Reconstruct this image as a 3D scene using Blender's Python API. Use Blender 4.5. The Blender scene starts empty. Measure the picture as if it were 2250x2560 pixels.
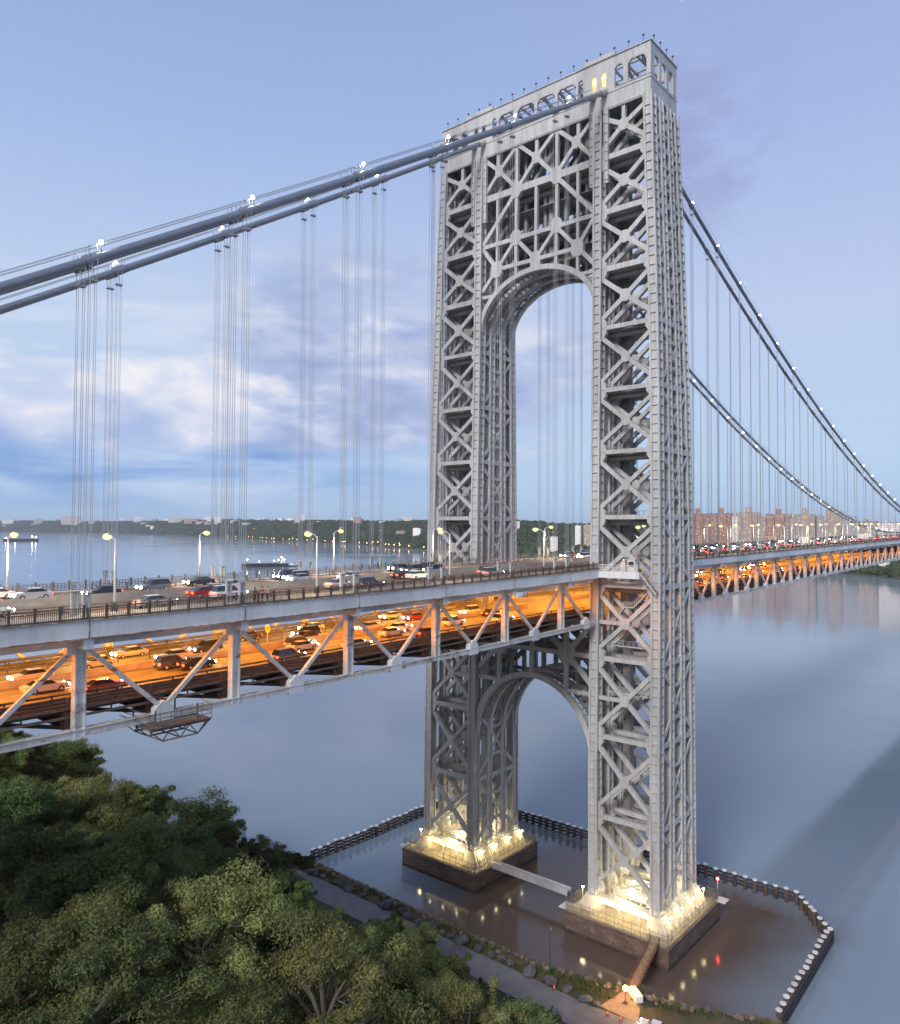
import bpy, math, random
from mathutils import Vector, Matrix
R = math.radians
rnd = random.Random(7)
SC = bpy.context.scene
COL = SC.collection

# ------------------------------------------------------------------ camera, sky, sun, exposure
CAM = Vector((-147.195, -95.195, 81.570)); YAW, PITCH, ROLL, FPX = 0.706034, 0.029456, 0.005164, 1887.477
fw = Vector((math.cos(YAW)*math.cos(PITCH), math.sin(YAW)*math.cos(PITCH), math.sin(PITCH)))
r0 = Vector((math.sin(YAW), -math.cos(YAW), 0)); u0 = r0.cross(fw)
RT = r0*math.cos(ROLL)+u0*math.sin(ROLL); UP = u0*math.cos(ROLL)-r0*math.sin(ROLL)
cd = bpy.data.cameras.new('camera'); cam = bpy.data.objects.new('camera', cd); COL.objects.link(cam)
m = Matrix((RT, UP, -fw)).transposed().to_4x4(); m.translation = CAM; cam.matrix_world = m
cd.sensor_fit = 'HORIZONTAL'; cd.sensor_width = 36.0; cd.lens = FPX/2250*36
cd.shift_y = -10.714/2250   # the lens sits a hair above the frame's centre
cd.clip_start = 1.0; cd.clip_end = 60000
SC.camera = cam
SC.view_settings.view_transform = 'Standard'; SC.view_settings.look = 'None'
SC.view_settings.exposure = 0.0; SC.view_settings.gamma = 1.0
SUN_EL, SUN_AZ = R(33), R(258)
W = bpy.data.worlds.new('World'); SC.world = W; W.use_nodes = True
def N(nt, t, **k):
    n = nt.nodes.new(t)
    for a, v in k.items():
        if a == 'ins':
            for i, x in v.items(): n.inputs[i].default_value = x
        else: setattr(n, a, v)
    return n
def L(nt, a, b): nt.links.new(a, b)
def ramp(nt, fac, stops, interp='LINEAR'):
    n = nt.nodes.new('ShaderNodeValToRGB'); cr = n.color_ramp; cr.interpolation = interp
    while len(cr.elements) < len(stops): cr.elements.new(0.5)
    for e, (p, c) in zip(cr.elements, stops):
        e.position = p; e.color = (c[0], c[1], c[2], 1) if not isinstance(c, (int, float)) else (c, c, c, 1)
    L(nt, fac, n.inputs[0]); return n.outputs[0]
def mth(nt, op, a, b=None, c=None, clamp=False):
    n = nt.nodes.new('ShaderNodeMath'); n.operation = op; n.use_clamp = clamp
    for i, x in enumerate((a, b, c)):
        if x is None: continue
        if isinstance(x, (int, float)): n.inputs[i].default_value = x
        else: L(nt, x, n.inputs[i])
    return n.outputs[0]
def mixc(nt, f, a, b, mode='MIX'):
    n = nt.nodes.new('ShaderNodeMix'); n.data_type = 'RGBA'; n.blend_type = mode
    for i, x in ((0, f), (6, a), (7, b)):
        if isinstance(x, (int, float)): n.inputs[i].default_value = x
        elif isinstance(x, tuple): n.inputs[i].default_value = x+(1,) if len(x) == 3 else x
        else: L(nt, x, n.inputs[i])
    return n.outputs[2]
def world():
    nt = W.node_tree; nt.nodes.clear()
    out = N(nt, 'ShaderNodeOutputWorld'); bg = N(nt, 'ShaderNodeBackground'); L(nt, bg.outputs[0], out.inputs[0])
    sky = N(nt, 'ShaderNodeTexSky', sky_type='NISHITA', sun_disc=False, sun_elevation=SUN_EL, sun_rotation=SUN_AZ)
    sky.air_density = 1.0; sky.dust_density = 0.6; sky.ozone_density = 2.5
    tc = N(nt, 'ShaderNodeTexCoord'); sx = N(nt, 'ShaderNodeSeparateXYZ'); L(nt, tc.outputs['Generated'], sx.inputs[0])
    x, y, z = sx.outputs
    el = mth(nt, 'MULTIPLY', mth(nt, 'ARCSINE', z), 180/math.pi)        # degrees above the horizon
    az = mth(nt, 'MULTIPLY', mth(nt, 'ARCTAN2', y, x), 180/math.pi)     # degrees, 0 = east, 90 = north
    e01 = mth(nt, 'DIVIDE', el, 90.0, clamp=True)
    grad = ramp(nt, e01, [(0.0, (.42, .60, .88)), (0.06, (.54, .71, .95)), (0.17, (.60, .73, .97)), (0.30, (.41, .555, .89)),
                          (0.45, (.30, .42, .74)), (0.62, (.13, .20, .42)), (1.0, (.06, .10, .24))])
    # lavender towards the east, clearer blue towards the north
    lav = ramp(nt, mth(nt, 'DIVIDE', mth(nt, 'ADD', az, 180.0), 360.0), [(0.40, 0.0), (0.515, 1.0), (0.56, 0.9), (0.64, 0.0)])
    hi = ramp(nt, e01, [(0.05, 0.0), (0.16, 1.0)])
    lavf = mth(nt, 'MULTIPLY', mth(nt, 'MULTIPLY', lav, hi), 0.26)
    grad = mixc(nt, lavf, grad, (.50, .54, .86))
    # the western sky behind the camera, where the sun has gone down, is paler and brighter
    west = mth(nt, 'MULTIPLY_ADD', x, -0.97, mth(nt, 'MULTIPLY', y, -0.12))
    wf = ramp(nt, west, [(0.05, 0.0), (0.9, 1.0)])
    grad = mixc(nt, wf, grad, (.98, .92, .90))
    col = mixc(nt, 0.86, mixc(nt, 1.0, sky.outputs[0], (.06, .06, .06), 'MULTIPLY'), grad)
    # clouds: a bright bank low in the north over a blue rain bank, a grey lavender cloud beside it, wisps to the east
    def soft(v, a, b_, c, d):                       # 0 below a, 1 between b and c, 0 above d
        u = mth(nt, 'MULTIPLY_ADD', v, 1/(b_-a), -a/(b_-a), clamp=True); w_ = mth(nt, 'MULTIPLY_ADD', v, -1/(d-c), d/(d-c), clamp=True)
        return mth(nt, 'MULTIPLY', u, w_)
    def fbm(sx_, sy_, off, detail=9.0, rough=.58, dist=.25):
        cv = N(nt, 'ShaderNodeCombineXYZ'); L(nt, mth(nt, 'MULTIPLY_ADD', az, sx_, off), cv.inputs[0]); L(nt, mth(nt, 'MULTIPLY_ADD', el, sy_, off*.7), cv.inputs[1])
        n_ = N(nt, 'ShaderNodeTexNoise', ins={'Scale': 1.0, 'Detail': detail, 'Roughness': rough, 'Distortion': dist}); L(nt, cv.outputs[0], n_.inputs['Vector']); return n_.outputs[0]
    na, nb, nc = fbm(.085, .22, 3.1, 8.0, .54), fbm(.17, .36, 7.7, 8.0, .54), fbm(.05, .30, 12.9, 6.0)
    puff = mth(nt, 'ADD', mth(nt, 'MULTIPLY', na, .62), mth(nt, 'MULTIPLY', nb, .38))
    lo = fbm(.09, .46, 21.3, 7.0, .52, .3)
    # low blue-grey rain bank with pale streaks in it
    m1 = mth(nt, 'MULTIPLY', soft(el, .6, 3.4, 5.6, 8.4), soft(az, 38, 52, 100, 140))
    c1 = ramp(nt, lo, [(.34, (.20, .36, .70)), (.47, (.30, .46, .79)), (.60, (.52, .64, .89)), (.70, (.74, .80, .94))])
    col = mixc(nt, mth(nt, 'MULTIPLY', m1, ramp(nt, lo, [(.30, .95), (.62, .62)])), col, c1)
    # grey lavender cloud mass by the tower
    m2 = mth(nt, 'MULTIPLY', soft(el, 3.5, 7.5, 14.0, 22.0), soft(az, 26, 40, 53, 61))
    f2 = ramp(nt, mth(nt, 'MULTIPLY_ADD', mth(nt, 'SUBTRACT', m2, 1.0), .30, puff), [(.24, 0.0), (.42, .94)])
    f2 = mth(nt, 'MULTIPLY', f2, mth(nt, 'MULTIPLY', m2, 3.0, clamp=True))
    c2 = ramp(nt, nb, [(.36, (.33, .41, .66)), (.50, (.44, .52, .77)), (.66, (.68, .72, .88))])
    col = mixc(nt, f2, col, c2)
    # bright billowing bank
    m3 = mth(nt, 'MULTIPLY', soft(el, 4.5, 7.4, 10.4, 13.8), soft(az, 46, 56, 110, 150))
    f3 = ramp(nt, mth(nt, 'MULTIPLY_ADD', mth(nt, 'SUBTRACT', m3, 1.0), .34, puff), [(.30, 0.0), (.46, .92)])
    f3 = mth(nt, 'MULTIPLY', f3, mth(nt, 'MULTIPLY', m3, 3.0, clamp=True))
    lit = mth(nt, 'ADD', mth(nt, 'MULTIPLY', nb, .75), mth(nt, 'MULTIPLY', mth(nt, 'SUBTRACT', el, 8.5), .045))
    c3 = ramp(nt, lit, [(.22, (.42, .52, .80)), (.36, (.62, .69, .88)), (.50, (.90, .88, .93)), (.62, (.99, .96, .95))])
    col = mixc(nt, f3, col, c3)
    # thin veil higher up and dark wisps beside the tower top
    f4 = mth(nt, 'MULTIPLY', mth(nt, 'MULTIPLY', soft(el, 9, 12, 15, 21), soft(az, 30, 45, 110, 150)), ramp(nt, nc, [(.48, 0.0), (.66, .45)]))
    col = mixc(nt, f4, col, (.86, .88, .96))
    f5 = mth(nt, 'MULTIPLY', mth(nt, 'MULTIPLY', soft(el, 19, 25, 29, 34), soft(az, 15, 20, 24, 28)), ramp(nt, nb, [(.44, 0.0), (.60, .75)]))
    col = mixc(nt, f5, col, (.33, .37, .62))
    below = mth(nt, 'LESS_THAN', z, 0.0)
    col = mixc(nt, below, col, (.30, .40, .60))
    L(nt, col, bg.inputs[0]); bg.inputs[1].default_value = 1.0
world()
sd = bpy.data.lights.new('sun', 'SUN'); sd.energy = 2.85; sd.angle = R(16); sd.color = (1.0, 0.95, 0.92)
so = bpy.data.objects.new('sun', sd); COL.objects.link(so)
sv = Vector((math.sin(SUN_AZ)*math.cos(SUN_EL), math.cos(SUN_AZ)*math.cos(SUN_EL), math.sin(SUN_EL)))
so.rotation_euler = sv.to_track_quat('Z', 'Y').to_euler(); so.location = (-300, -200, 300)

# ------------------------------------------------------------------ helpers
def ray(px, py):
    return fw + RT*((px-1125)/FPX) - UP*((py-1269.286)/FPX)
def at_z(px, py, z):
    v = ray(px, py); return CAM+v*((z-CAM.z)/v.z)
def at_d(px, d, z=0.0):
    v = ray(px, 1325); v.z = 0; v.normalize(); p = CAM+v*d; return Vector((p.x, p.y, z))
def proj(p):
    q = Vector(p)-CAM; d = q.dot(fw)
    return 1125+FPX*q.dot(RT)/d, 1269.286-FPX*q.dot(UP)/d, d
class MB:
    def __init__(s): s.v = []; s.f = []; s.mi = []; s.k = 0; s.m = 0
    def add(s, vs, fs):
        b = len(s.v); s.v.extend(vs); s.f.extend(tuple(b+i for i in f) for f in fs); s.mi.extend([s.m]*len(fs)); return s
    def box(s, c, d):
        x, y, z = c; a, b, h = d[0]/2, d[1]/2, d[2]/2
        return s.add([(x+i*a, y+j*b, z+k*h) for k in (-1, 1) for j in (-1, 1) for i in (-1, 1)],
                     [(0, 2, 3, 1), (4, 5, 7, 6), (0, 1, 5, 4), (2, 6, 7, 3), (0, 4, 6, 2), (1, 3, 7, 5)])
    def beam(s, p, q, w, d, dv=(1, 0, 0)):
        """bar from p to q, d thick along dv, w wide across"""
        p = Vector(p); q = Vector(q); ax = (q-p).normalized(); D = Vector(dv); D = (D-ax*D.dot(ax))
        if D.length < 1e-4: D = ax.orthogonal()
        D.normalize(); Wd = ax.cross(D); s.k += 1
        d = d+0.004*((s.k*7) % 11)
        vs = [tuple(o+Wd*(i*w/2)+D*(j*d/2)) for o in (p, q) for j in (-1, 1) for i in (-1, 1)]
        return s.add(vs, [(0, 2, 3, 1), (4, 5, 7, 6), (0, 1, 5, 4), (2, 6, 7, 3), (0, 4, 6, 2), (1, 3, 7, 5)])
    def cyl(s, p, q, r, n=10, r2=None, cap=True):
        p = Vector(p); q = Vector(q); ax = (q-p).normalized(); a = ax.orthogonal().normalized(); b = ax.cross(a); r2 = r if r2 is None else r2
        vs = [tuple(o+(a*math.cos(t*2*math.pi/n)+b*math.sin(t*2*math.pi/n))*rr) for o, rr in ((p, r), (q, r2)) for t in range(n)]
        fs = [(t, (t+1) % n, n+(t+1) % n, n+t) for t in range(n)]
        if cap: fs += [tuple(reversed(range(n))), tuple(range(n, 2*n))]
        return s.add(vs, fs)
    def tube(s, pts, r, n=8, rs=None):
        pts = [Vector(p) for p in pts]; vs = []; fs = []; N_ = len(pts); a = None
        for i, p in enumerate(pts):
            t = (pts[min(i+1, N_-1)]-pts[max(i-1, 0)]).normalized()
            a = t.orthogonal().normalized() if a is None else (a-t*a.dot(t)).normalized()
            b = t.cross(a); rr = rs[i] if rs else r
            vs += [tuple(p+(a*math.cos(k*2*math.pi/n)+b*math.sin(k*2*math.pi/n))*rr) for k in range(n)]
        for i in range(N_-1):
            fs += [(i*n+k, i*n+(k+1) % n, (i+1)*n+(k+1) % n, (i+1)*n+k) for k in range(n)]
        fs += [tuple(reversed(range(n))), tuple(range((N_-1)*n, N_*n))]
        return s.add(vs, fs)
    def loft(s, path, sx, sy):
        """rectangular post through (x,y,z) centres, section kept level"""
        vs = [(x+i*sx/2, y+j*sy/2, z) for x, y, z in path for i, j in ((-1, -1), (1, -1), (1, 1), (-1, 1))]; n = len(path); fs = []
        for k in range(n-1): fs += [(k*4+a, k*4+(a+1) % 4, k*4+4+(a+1) % 4, k*4+4+a) for a in range(4)]
        fs += [(3, 2, 1, 0), tuple((n-1)*4+a for a in range(4))]
        return s.add(vs, fs)
    def prism(s, pts, off):
        """flat polygon extruded by the vector off"""
        n = len(pts); o = Vector(off); a = [tuple(p) for p in pts]; b = [tuple(Vector(p)+o) for p in pts]
        return s.add(a+b, [tuple(reversed(range(n))), tuple(range(n, 2*n))]+[(i, (i+1) % n, n+(i+1) % n, n+i) for i in range(n)])
    def strip(s, ya, yb, za, zb, xs, zf):
        """long box following the deck profile zf(x) between ya..yb and zf+za..zf+zb"""
        vs = [(x, y, zf(x)+z) for x in xs for y, z in ((ya, za), (yb, za), (yb, zb), (ya, zb))]; n = len(xs); fs = []
        for k in range(n-1): fs += [(k*4+a, k*4+4+a, k*4+4+(a+1) % 4, k*4+(a+1) % 4) for a in range(4)]
        fs += [(0, 1, 2, 3), tuple((n-1)*4+a for a in (3, 2, 1, 0))]
        return s.add(vs, fs)
    def ball(s, c, r, n=8, m_=5, sq=(1, 1, 1)):
        vs = [(c[0], c[1], c[2]-r*sq[2])]
        for j in range(1, m_):
            p = math.pi*j/m_
            vs += [(c[0]+r*sq[0]*math.sin(p)*math.cos(2*math.pi*i/n), c[1]+r*sq[1]*math.sin(p)*math.sin(2*math.pi*i/n), c[2]-r*sq[2]*math.cos(p)) for i in range(n)]
        vs.append((c[0], c[1], c[2]+r*sq[2])); fs = [(0, 1+(i+1) % n, 1+i) for i in range(n)]
        for j in range(m_-2): fs += [(1+j*n+i, 1+j*n+(i+1) % n, 1+(j+1)*n+(i+1) % n, 1+(j+1)*n+i) for i in range(n)]
        t = len(vs)-1; fs += [(1+(m_-2)*n+i, 1+(m_-2)*n+(i+1) % n, t) for i in range(n)]
        return s.add(vs, fs)
    def mesh(s, name, mat, smooth=False):
        me = bpy.data.meshes.new(name); me.from_pydata(s.v, [], s.f)
        for mm in (mat if isinstance(mat, (list, tuple)) else [mat]): me.materials.append(mm)
        if isinstance(mat, (list, tuple)): me.polygons.foreach_set('material_index', s.mi)
        if smooth: me.polygons.foreach_set('use_smooth', [True]*len(me.polygons))
        me.update(); return me
    def build(s, name, mat, parent=None, smooth=False, **k):
        o = bpy.data.objects.new(name, s.mesh(name, mat, smooth)); COL.objects.link(o)
        if parent is not None: o.parent = parent
        if k: tag(o, **k)
        return o
def tag(o, label=None, cat=None, group=None, kind=None):
    if label: o['label'] = label
    if cat: o['category'] = cat
    if group: o['group'] = group
    if kind: o['kind'] = kind
    return o
def empty(name, loc=(0, 0, 0), rz=0.0, **k):
    o = bpy.data.objects.new(name, None); COL.objects.link(o); o.location = loc; o.rotation_euler = (0, 0, rz); o.empty_display_size = 0.1
    return tag(o, **k)
KIDS = {}
def copy_tree(o, parent=None):
    c = o.copy(); COL.objects.link(c)
    if parent is not None: c.parent = parent
    for ch in o.children: copy_tree(ch, c)
    return c
ORD = 'first second third fourth fifth sixth seventh eighth ninth tenth eleventh twelfth thirteenth fourteenth fifteenth sixteenth seventeenth eighteenth nineteenth twentieth'.split()
def ordn(i):   # 0 -> first
    if i < 20: return ORD[i]
    t = {2: 'twenty', 3: 'thirty', 4: 'forty', 5: 'fifty'}[(i+1)//10]
    return {2: 'twentieth', 3: 'thirtieth', 4: 'fortieth', 5: 'fiftieth'}[(i+1)//10] if (i+1) % 10 == 0 else t+'-'+ORD[(i+1) % 10-1]
def interp(t, x):
    if x <= t[0][0]: return t[0][1]
    for (a, b), (c, d) in zip(t, t[1:]):
        if x <= c: return b+(d-b)*(x-a)/(c-a)
    return t[-1][1]

# ------------------------------------------------------------------ materials
MATS = {}
def mat(name, col, rough=0.6, metal=0.0, var=0.0, scale=1.0, col2=None, bump=0.0, bscale=None, spec=0.5, stretch=(1, 1, 1), lo=0.35, hi=0.68, rnd_obj=0.0):
    if name in MATS: return MATS[name]
    M = bpy.data.materials.new(name); M.use_nodes = True; nt = M.node_tree; b = nt.nodes['Principled BSDF']
    b.inputs['Roughness'].default_value = rough; b.inputs['Metallic'].default_value = metal; b.inputs['Specular IOR Level'].default_value = spec
    b.inputs['Base Color'].default_value = (*col, 1)
    c = None
    if col2 or var or bump:
        tc = N(nt, 'ShaderNodeTexCoord'); mp = N(nt, 'ShaderNodeMapping'); mp.inputs['Scale'].default_value = stretch; L(nt, tc.outputs['Object'], mp.inputs[0])
        no = N(nt, 'ShaderNodeTexNoise', ins={'Scale': scale, 'Detail': 6.0, 'Roughness': 0.6}); L(nt, mp.outputs[0], no.inputs['Vector'])
        if col2: c = ramp(nt, no.outputs[0], [(lo, col), (hi, col2)])
        elif var: c = ramp(nt, no.outputs[0], [(0.3, tuple(x*(1-var) for x in col)), (0.7, tuple(min(1, x*(1+var)) for x in col))])
        if bump:
            nb = N(nt, 'ShaderNodeTexNoise', ins={'Scale': bscale or scale*3, 'Detail': 5.0}); L(nt, mp.outputs[0], nb.inputs['Vector'])
            bp = N(nt, 'ShaderNodeBump', ins={'Strength': bump, 'Distance': 0.1}); L(nt, nb.outputs[0], bp.inputs['Height']); L(nt, bp.outputs[0], b.inputs['Normal'])
    if rnd_obj:
        oi = N(nt, 'ShaderNodeObjectInfo'); f = mth(nt, 'MULTIPLY_ADD', oi.outputs['Random'], 2*rnd_obj, 1-rnd_obj)
        cb = N(nt, 'ShaderNodeCombineColor'); [L(nt, f, cb.inputs[i]) for i in range(3)]
        c = mixc(nt, 1.0, c if c else (*col, 1), cb.outputs[0], 'MULTIPLY')
    if c: L(nt, c, b.inputs['Base Color'])
    MATS[name] = M; return M
def glow(name, col, strength, sample=False):
    if name in MATS: return MATS[name]
    M = bpy.data.materials.new(name); M.use_nodes = True; nt = M.node_tree; b = nt.nodes['Principled BSDF']
    b.inputs['Base Color'].default_value = (.05, .05, .05, 1); b.inputs['Emission Color'].default_value = (*col, 1); b.inputs['Emission Strength'].default_value = strength
    if not sample: M.cycles.emission_sampling = 'NONE'
    MATS[name] = M; return M
def rusty(name, paint, rust=(.20, .075, .03), lo=0.60, hi=0.70, scale=0.5, stretch=(1, 1, 0.35), rough=0.5, grime=.22):
    """paint with rust stains that run down, plus faint chalky variation"""
    if name in MATS: return MATS[name]
    M = bpy.data.materials.new(name); M.use_nodes = True; nt = M.node_tree; b = nt.nodes['Principled BSDF']
    tc = N(nt, 'ShaderNodeTexCoord'); mp = N(nt, 'ShaderNodeMapping'); mp.inputs['Scale'].default_value = stretch; L(nt, tc.outputs['Object'], mp.inputs[0])
    n1 = N(nt, 'ShaderNodeTexNoise', ins={'Scale': scale, 'Detail': 9.0, 'Roughness': 0.68}); L(nt, mp.outputs[0], n1.inputs['Vector'])
    n2 = N(nt, 'ShaderNodeTexNoise', ins={'Scale': scale*0.35, 'Detail': 5.0, 'Roughness': 0.6}); L(nt, mp.outputs[0], n2.inputs['Vector'])
    p = ramp(nt, n2.outputs[0], [(0.34, tuple(x*.80 for x in paint)), (0.48, tuple(x*.98 for x in paint)), (0.66, tuple(min(1, x*1.16) for x in paint))])
    m3 = N(nt, 'ShaderNodeMapping'); m3.inputs['Scale'].default_value = (1, 1, .10); L(nt, tc.outputs['Object'], m3.inputs[0])
    n3 = N(nt, 'ShaderNodeTexNoise', ins={'Scale': 1.7, 'Detail': 6.0, 'Roughness': .65}); L(nt, m3.outputs[0], n3.inputs['Vector'])
    p = mixc(nt, 1.0, p, ramp(nt, n3.outputs[0], [(.36, (1-grime, .99-grime, .97-grime)), (.56, (1, 1, 1))]), 'MULTIPLY')     # grime that has run down
    f = ramp(nt, n1.outputs[0], [(lo, 0.0), (hi, 1.0)])
    L(nt, mixc(nt, f, p, rust), b.inputs['Base Color']); L(nt, mth(nt, 'MULTIPLY_ADD', f, 0.3, rough), b.inputs['Roughness'])
    MATS[name] = M; return M
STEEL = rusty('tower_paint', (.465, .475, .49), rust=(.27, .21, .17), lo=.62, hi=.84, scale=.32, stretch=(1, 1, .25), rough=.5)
STEELD = rusty('tower_paint_inner', (.30, .295, .30), rust=(.2, .13, .09), lo=.6, hi=.8, scale=.4, rough=.6)  # darker copy of the tower paint: shade of the inner frames put into the colour
DECKP = rusty('deck_paint', (.66, .70, .745), lo=.68, hi=.78, scale=.55, stretch=(.6, 1, .5), grime=.09)
CHORDP = rusty('chord_paint', (.62, .63, .64), lo=.55, hi=.68, scale=.8, stretch=(.5, 1, 1.3), grime=.14)
RUST = mat('rust', (.13, .055, .03), .85, col2=(.22, .11, .07), scale=2.0)
RAILB = mat('rail_brown', (.075, .045, .035), .75, col2=(.13, .10, .085), scale=1.5)
RAILG = mat('rail_grey', (.12, .115, .11), .7, col2=(.2, .18, .16), scale=1.5)
DARKST = mat('dark_floor_steel', (.055, .05, .048), .8, col2=(.14, .12, .11), scale=.6)
CABLE = mat('cable_wrap', (.22, .25, .31), .38, metal=.25, var=.12, scale=1.2, stretch=(.2, 1, 1))
ROPE = mat('rope_steel', (.36, .38, .43), .45, metal=.3)
SLEEVE = mat('sleeve_grey', (.36, .38, .42), .5, var=.12, scale=2)
CONC = mat('concrete', (.30, .28, .26), .85, col2=(.42, .40, .37), scale=.5, bump=.2)
ROADU = mat('upper_asphalt_red_glow', (.14, .088, .070), .75, col2=(.23, .15, .12), scale=.25, stretch=(.08, 1, 1))  # reddish brown paints the glow of tail lights into the road colour
ROADL = mat('lower_asphalt', (.13, .12, .11), .7, col2=(.22, .20, .17), scale=.3, stretch=(.08, 1, 1))
PAINTW = mat('road_white', (.62, .60, .55), .7, var=.2, scale=1.0)
WOODD = mat('fender_timber', (.02, .022, .03), .8, col2=(.055, .055, .065), scale=1.0)
PILEM = mat('pile_timber', (.028, .022, .02), .85, col2=(.095, .065, .05), scale=.9, stretch=(1, 1, .35), rnd_obj=.35)
CAPW = mat('pile_cap', (.66, .65, .66), .5, var=.12, scale=2, rnd_obj=.14)
WHITE = mat('white_enamel', (.72, .72, .70), .4, var=.06, scale=1.5)
LAMPG = mat('lamp_grey', (.55, .55, .53), .45, var=.08, scale=2)
GLASSD = mat('dark_glass', (.03, .035, .04), .08, var=.3, scale=3, spec=.8)
RUBBER = mat('rubber', (.02, .02, .02), .85, var=.2, scale=3)
SODIUM = glow('lamp_sodium', (1, .60, .16), 70)
LEDW = glow('lamp_street', (1, .80, .28), 2.2)
CABW = glow('lamp_cable', (1, .93, .80), 90)
FLOOD = glow('lamp_flood', (1, .86, .50), 40)
HEADL = glow('lamp_head', (1, .90, .66), 70)
TAILL = glow('lamp_tail', (1, .05, .015), 10)
WINW = glow('window_lit', (1, .68, .25), 1.6)
REDL = glow('lamp_red', (1, .05, .03), 40)
ORANGEL = glow('lamp_orange', (1, .48, .10), 90)
def spot(name, loc, power, col, dr, ang, parent):
    key = '%s_%d' % (name, power); d = bpy.data.lights.get(key)
    if d is None:
        d = bpy.data.lights.new(key, 'SPOT'); d.energy = power; d.color = col; d.shadow_soft_size = .45; d.spot_size = R(ang); d.spot_blend = .6
    o = bpy.data.objects.new(name, d); COL.objects.link(o); o.location = loc; o.parent = parent; o.rotation_euler = Vector(dr).to_track_quat('-Z', 'Y').to_euler(); return o
def plight(name, loc, power, col, r=0.25, parent=None):
    d = bpy.data.lights.get(name+'_light')
    if d is None:
        d = bpy.data.lights.new(name+'_light', 'POINT'); d.energy = power; d.color = col; d.shadow_soft_size = r
    o = bpy.data.objects.new(name+'_light', d); COL.objects.link(o); o.location = loc
    if parent is not None: o.parent = parent
    return o

# ------------------------------------------------------------------ profiles of the bridge (metres; x along the deck, y north, tower at the origin)
def Zt(x): return 73.9+.022*x+.00007*x*x if x < 0 else 73.9+.0125*x-.0000012*x*x     # top of the upper deck's edge girder
def Zb(x): return 62.2+.024*x+.00007*x*x if x < 0 else 62.2+.0155*x                     # underside of the lower chord
def Zr(x): return Zt(x)+0.02                                                            # upper road
def Zl(x): return Zb(x)+2.7                                                             # lower road
PS, PM = 18.288, 17.1
SIDE_P = [-21.316-PS*k for k in range(0, 8)]          # panel points on the shore span
MAIN_P = [22.0+PM*k for k in range(0, 33)]            # and on the river span
XS_SIDE = [-150+5*i for i in range(30)]; XS_SIDE = [x for x in XS_SIDE if x < -10]+[-9.5]
XS_MAIN = [9.5]+[15+15*i for i in range(38)]
def Zcab(x): return 178.7+.64*x+.0002*x*x if x < -5 else (180.4-99*(1-(1-x/490)**2) if x > 5 else 0)
TRY = 16.25
XH = [(0, 9.05), (8, 9.0), (35, 8.9), (65, 8.35), (95, 7.9), (125, 7.3), (155, 7.0), (170, 6.75), (182, 6.15)]
YO = [(0, 30.65), (80, 30.65), (95, 30.45), (110, 30.25), (125, 29.9), (140, 29.45), (155, 28.95), (170, 28.45), (182, 28.0)]
TX = (-1.0, -.345, .345, 1.0)
def tx(t, z): return t*(interp(XH, z)-1.2)
def yo(z): return interp(YO, z)-1.0
YI = 16.05
LV = [171.0, 160.5, 148.8, 136.6, 124.1, 110.9, 97.9, 84.4, 70.4, 55.3, 39.4, 23.2, 8.2]     # strut levels down the legs

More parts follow.
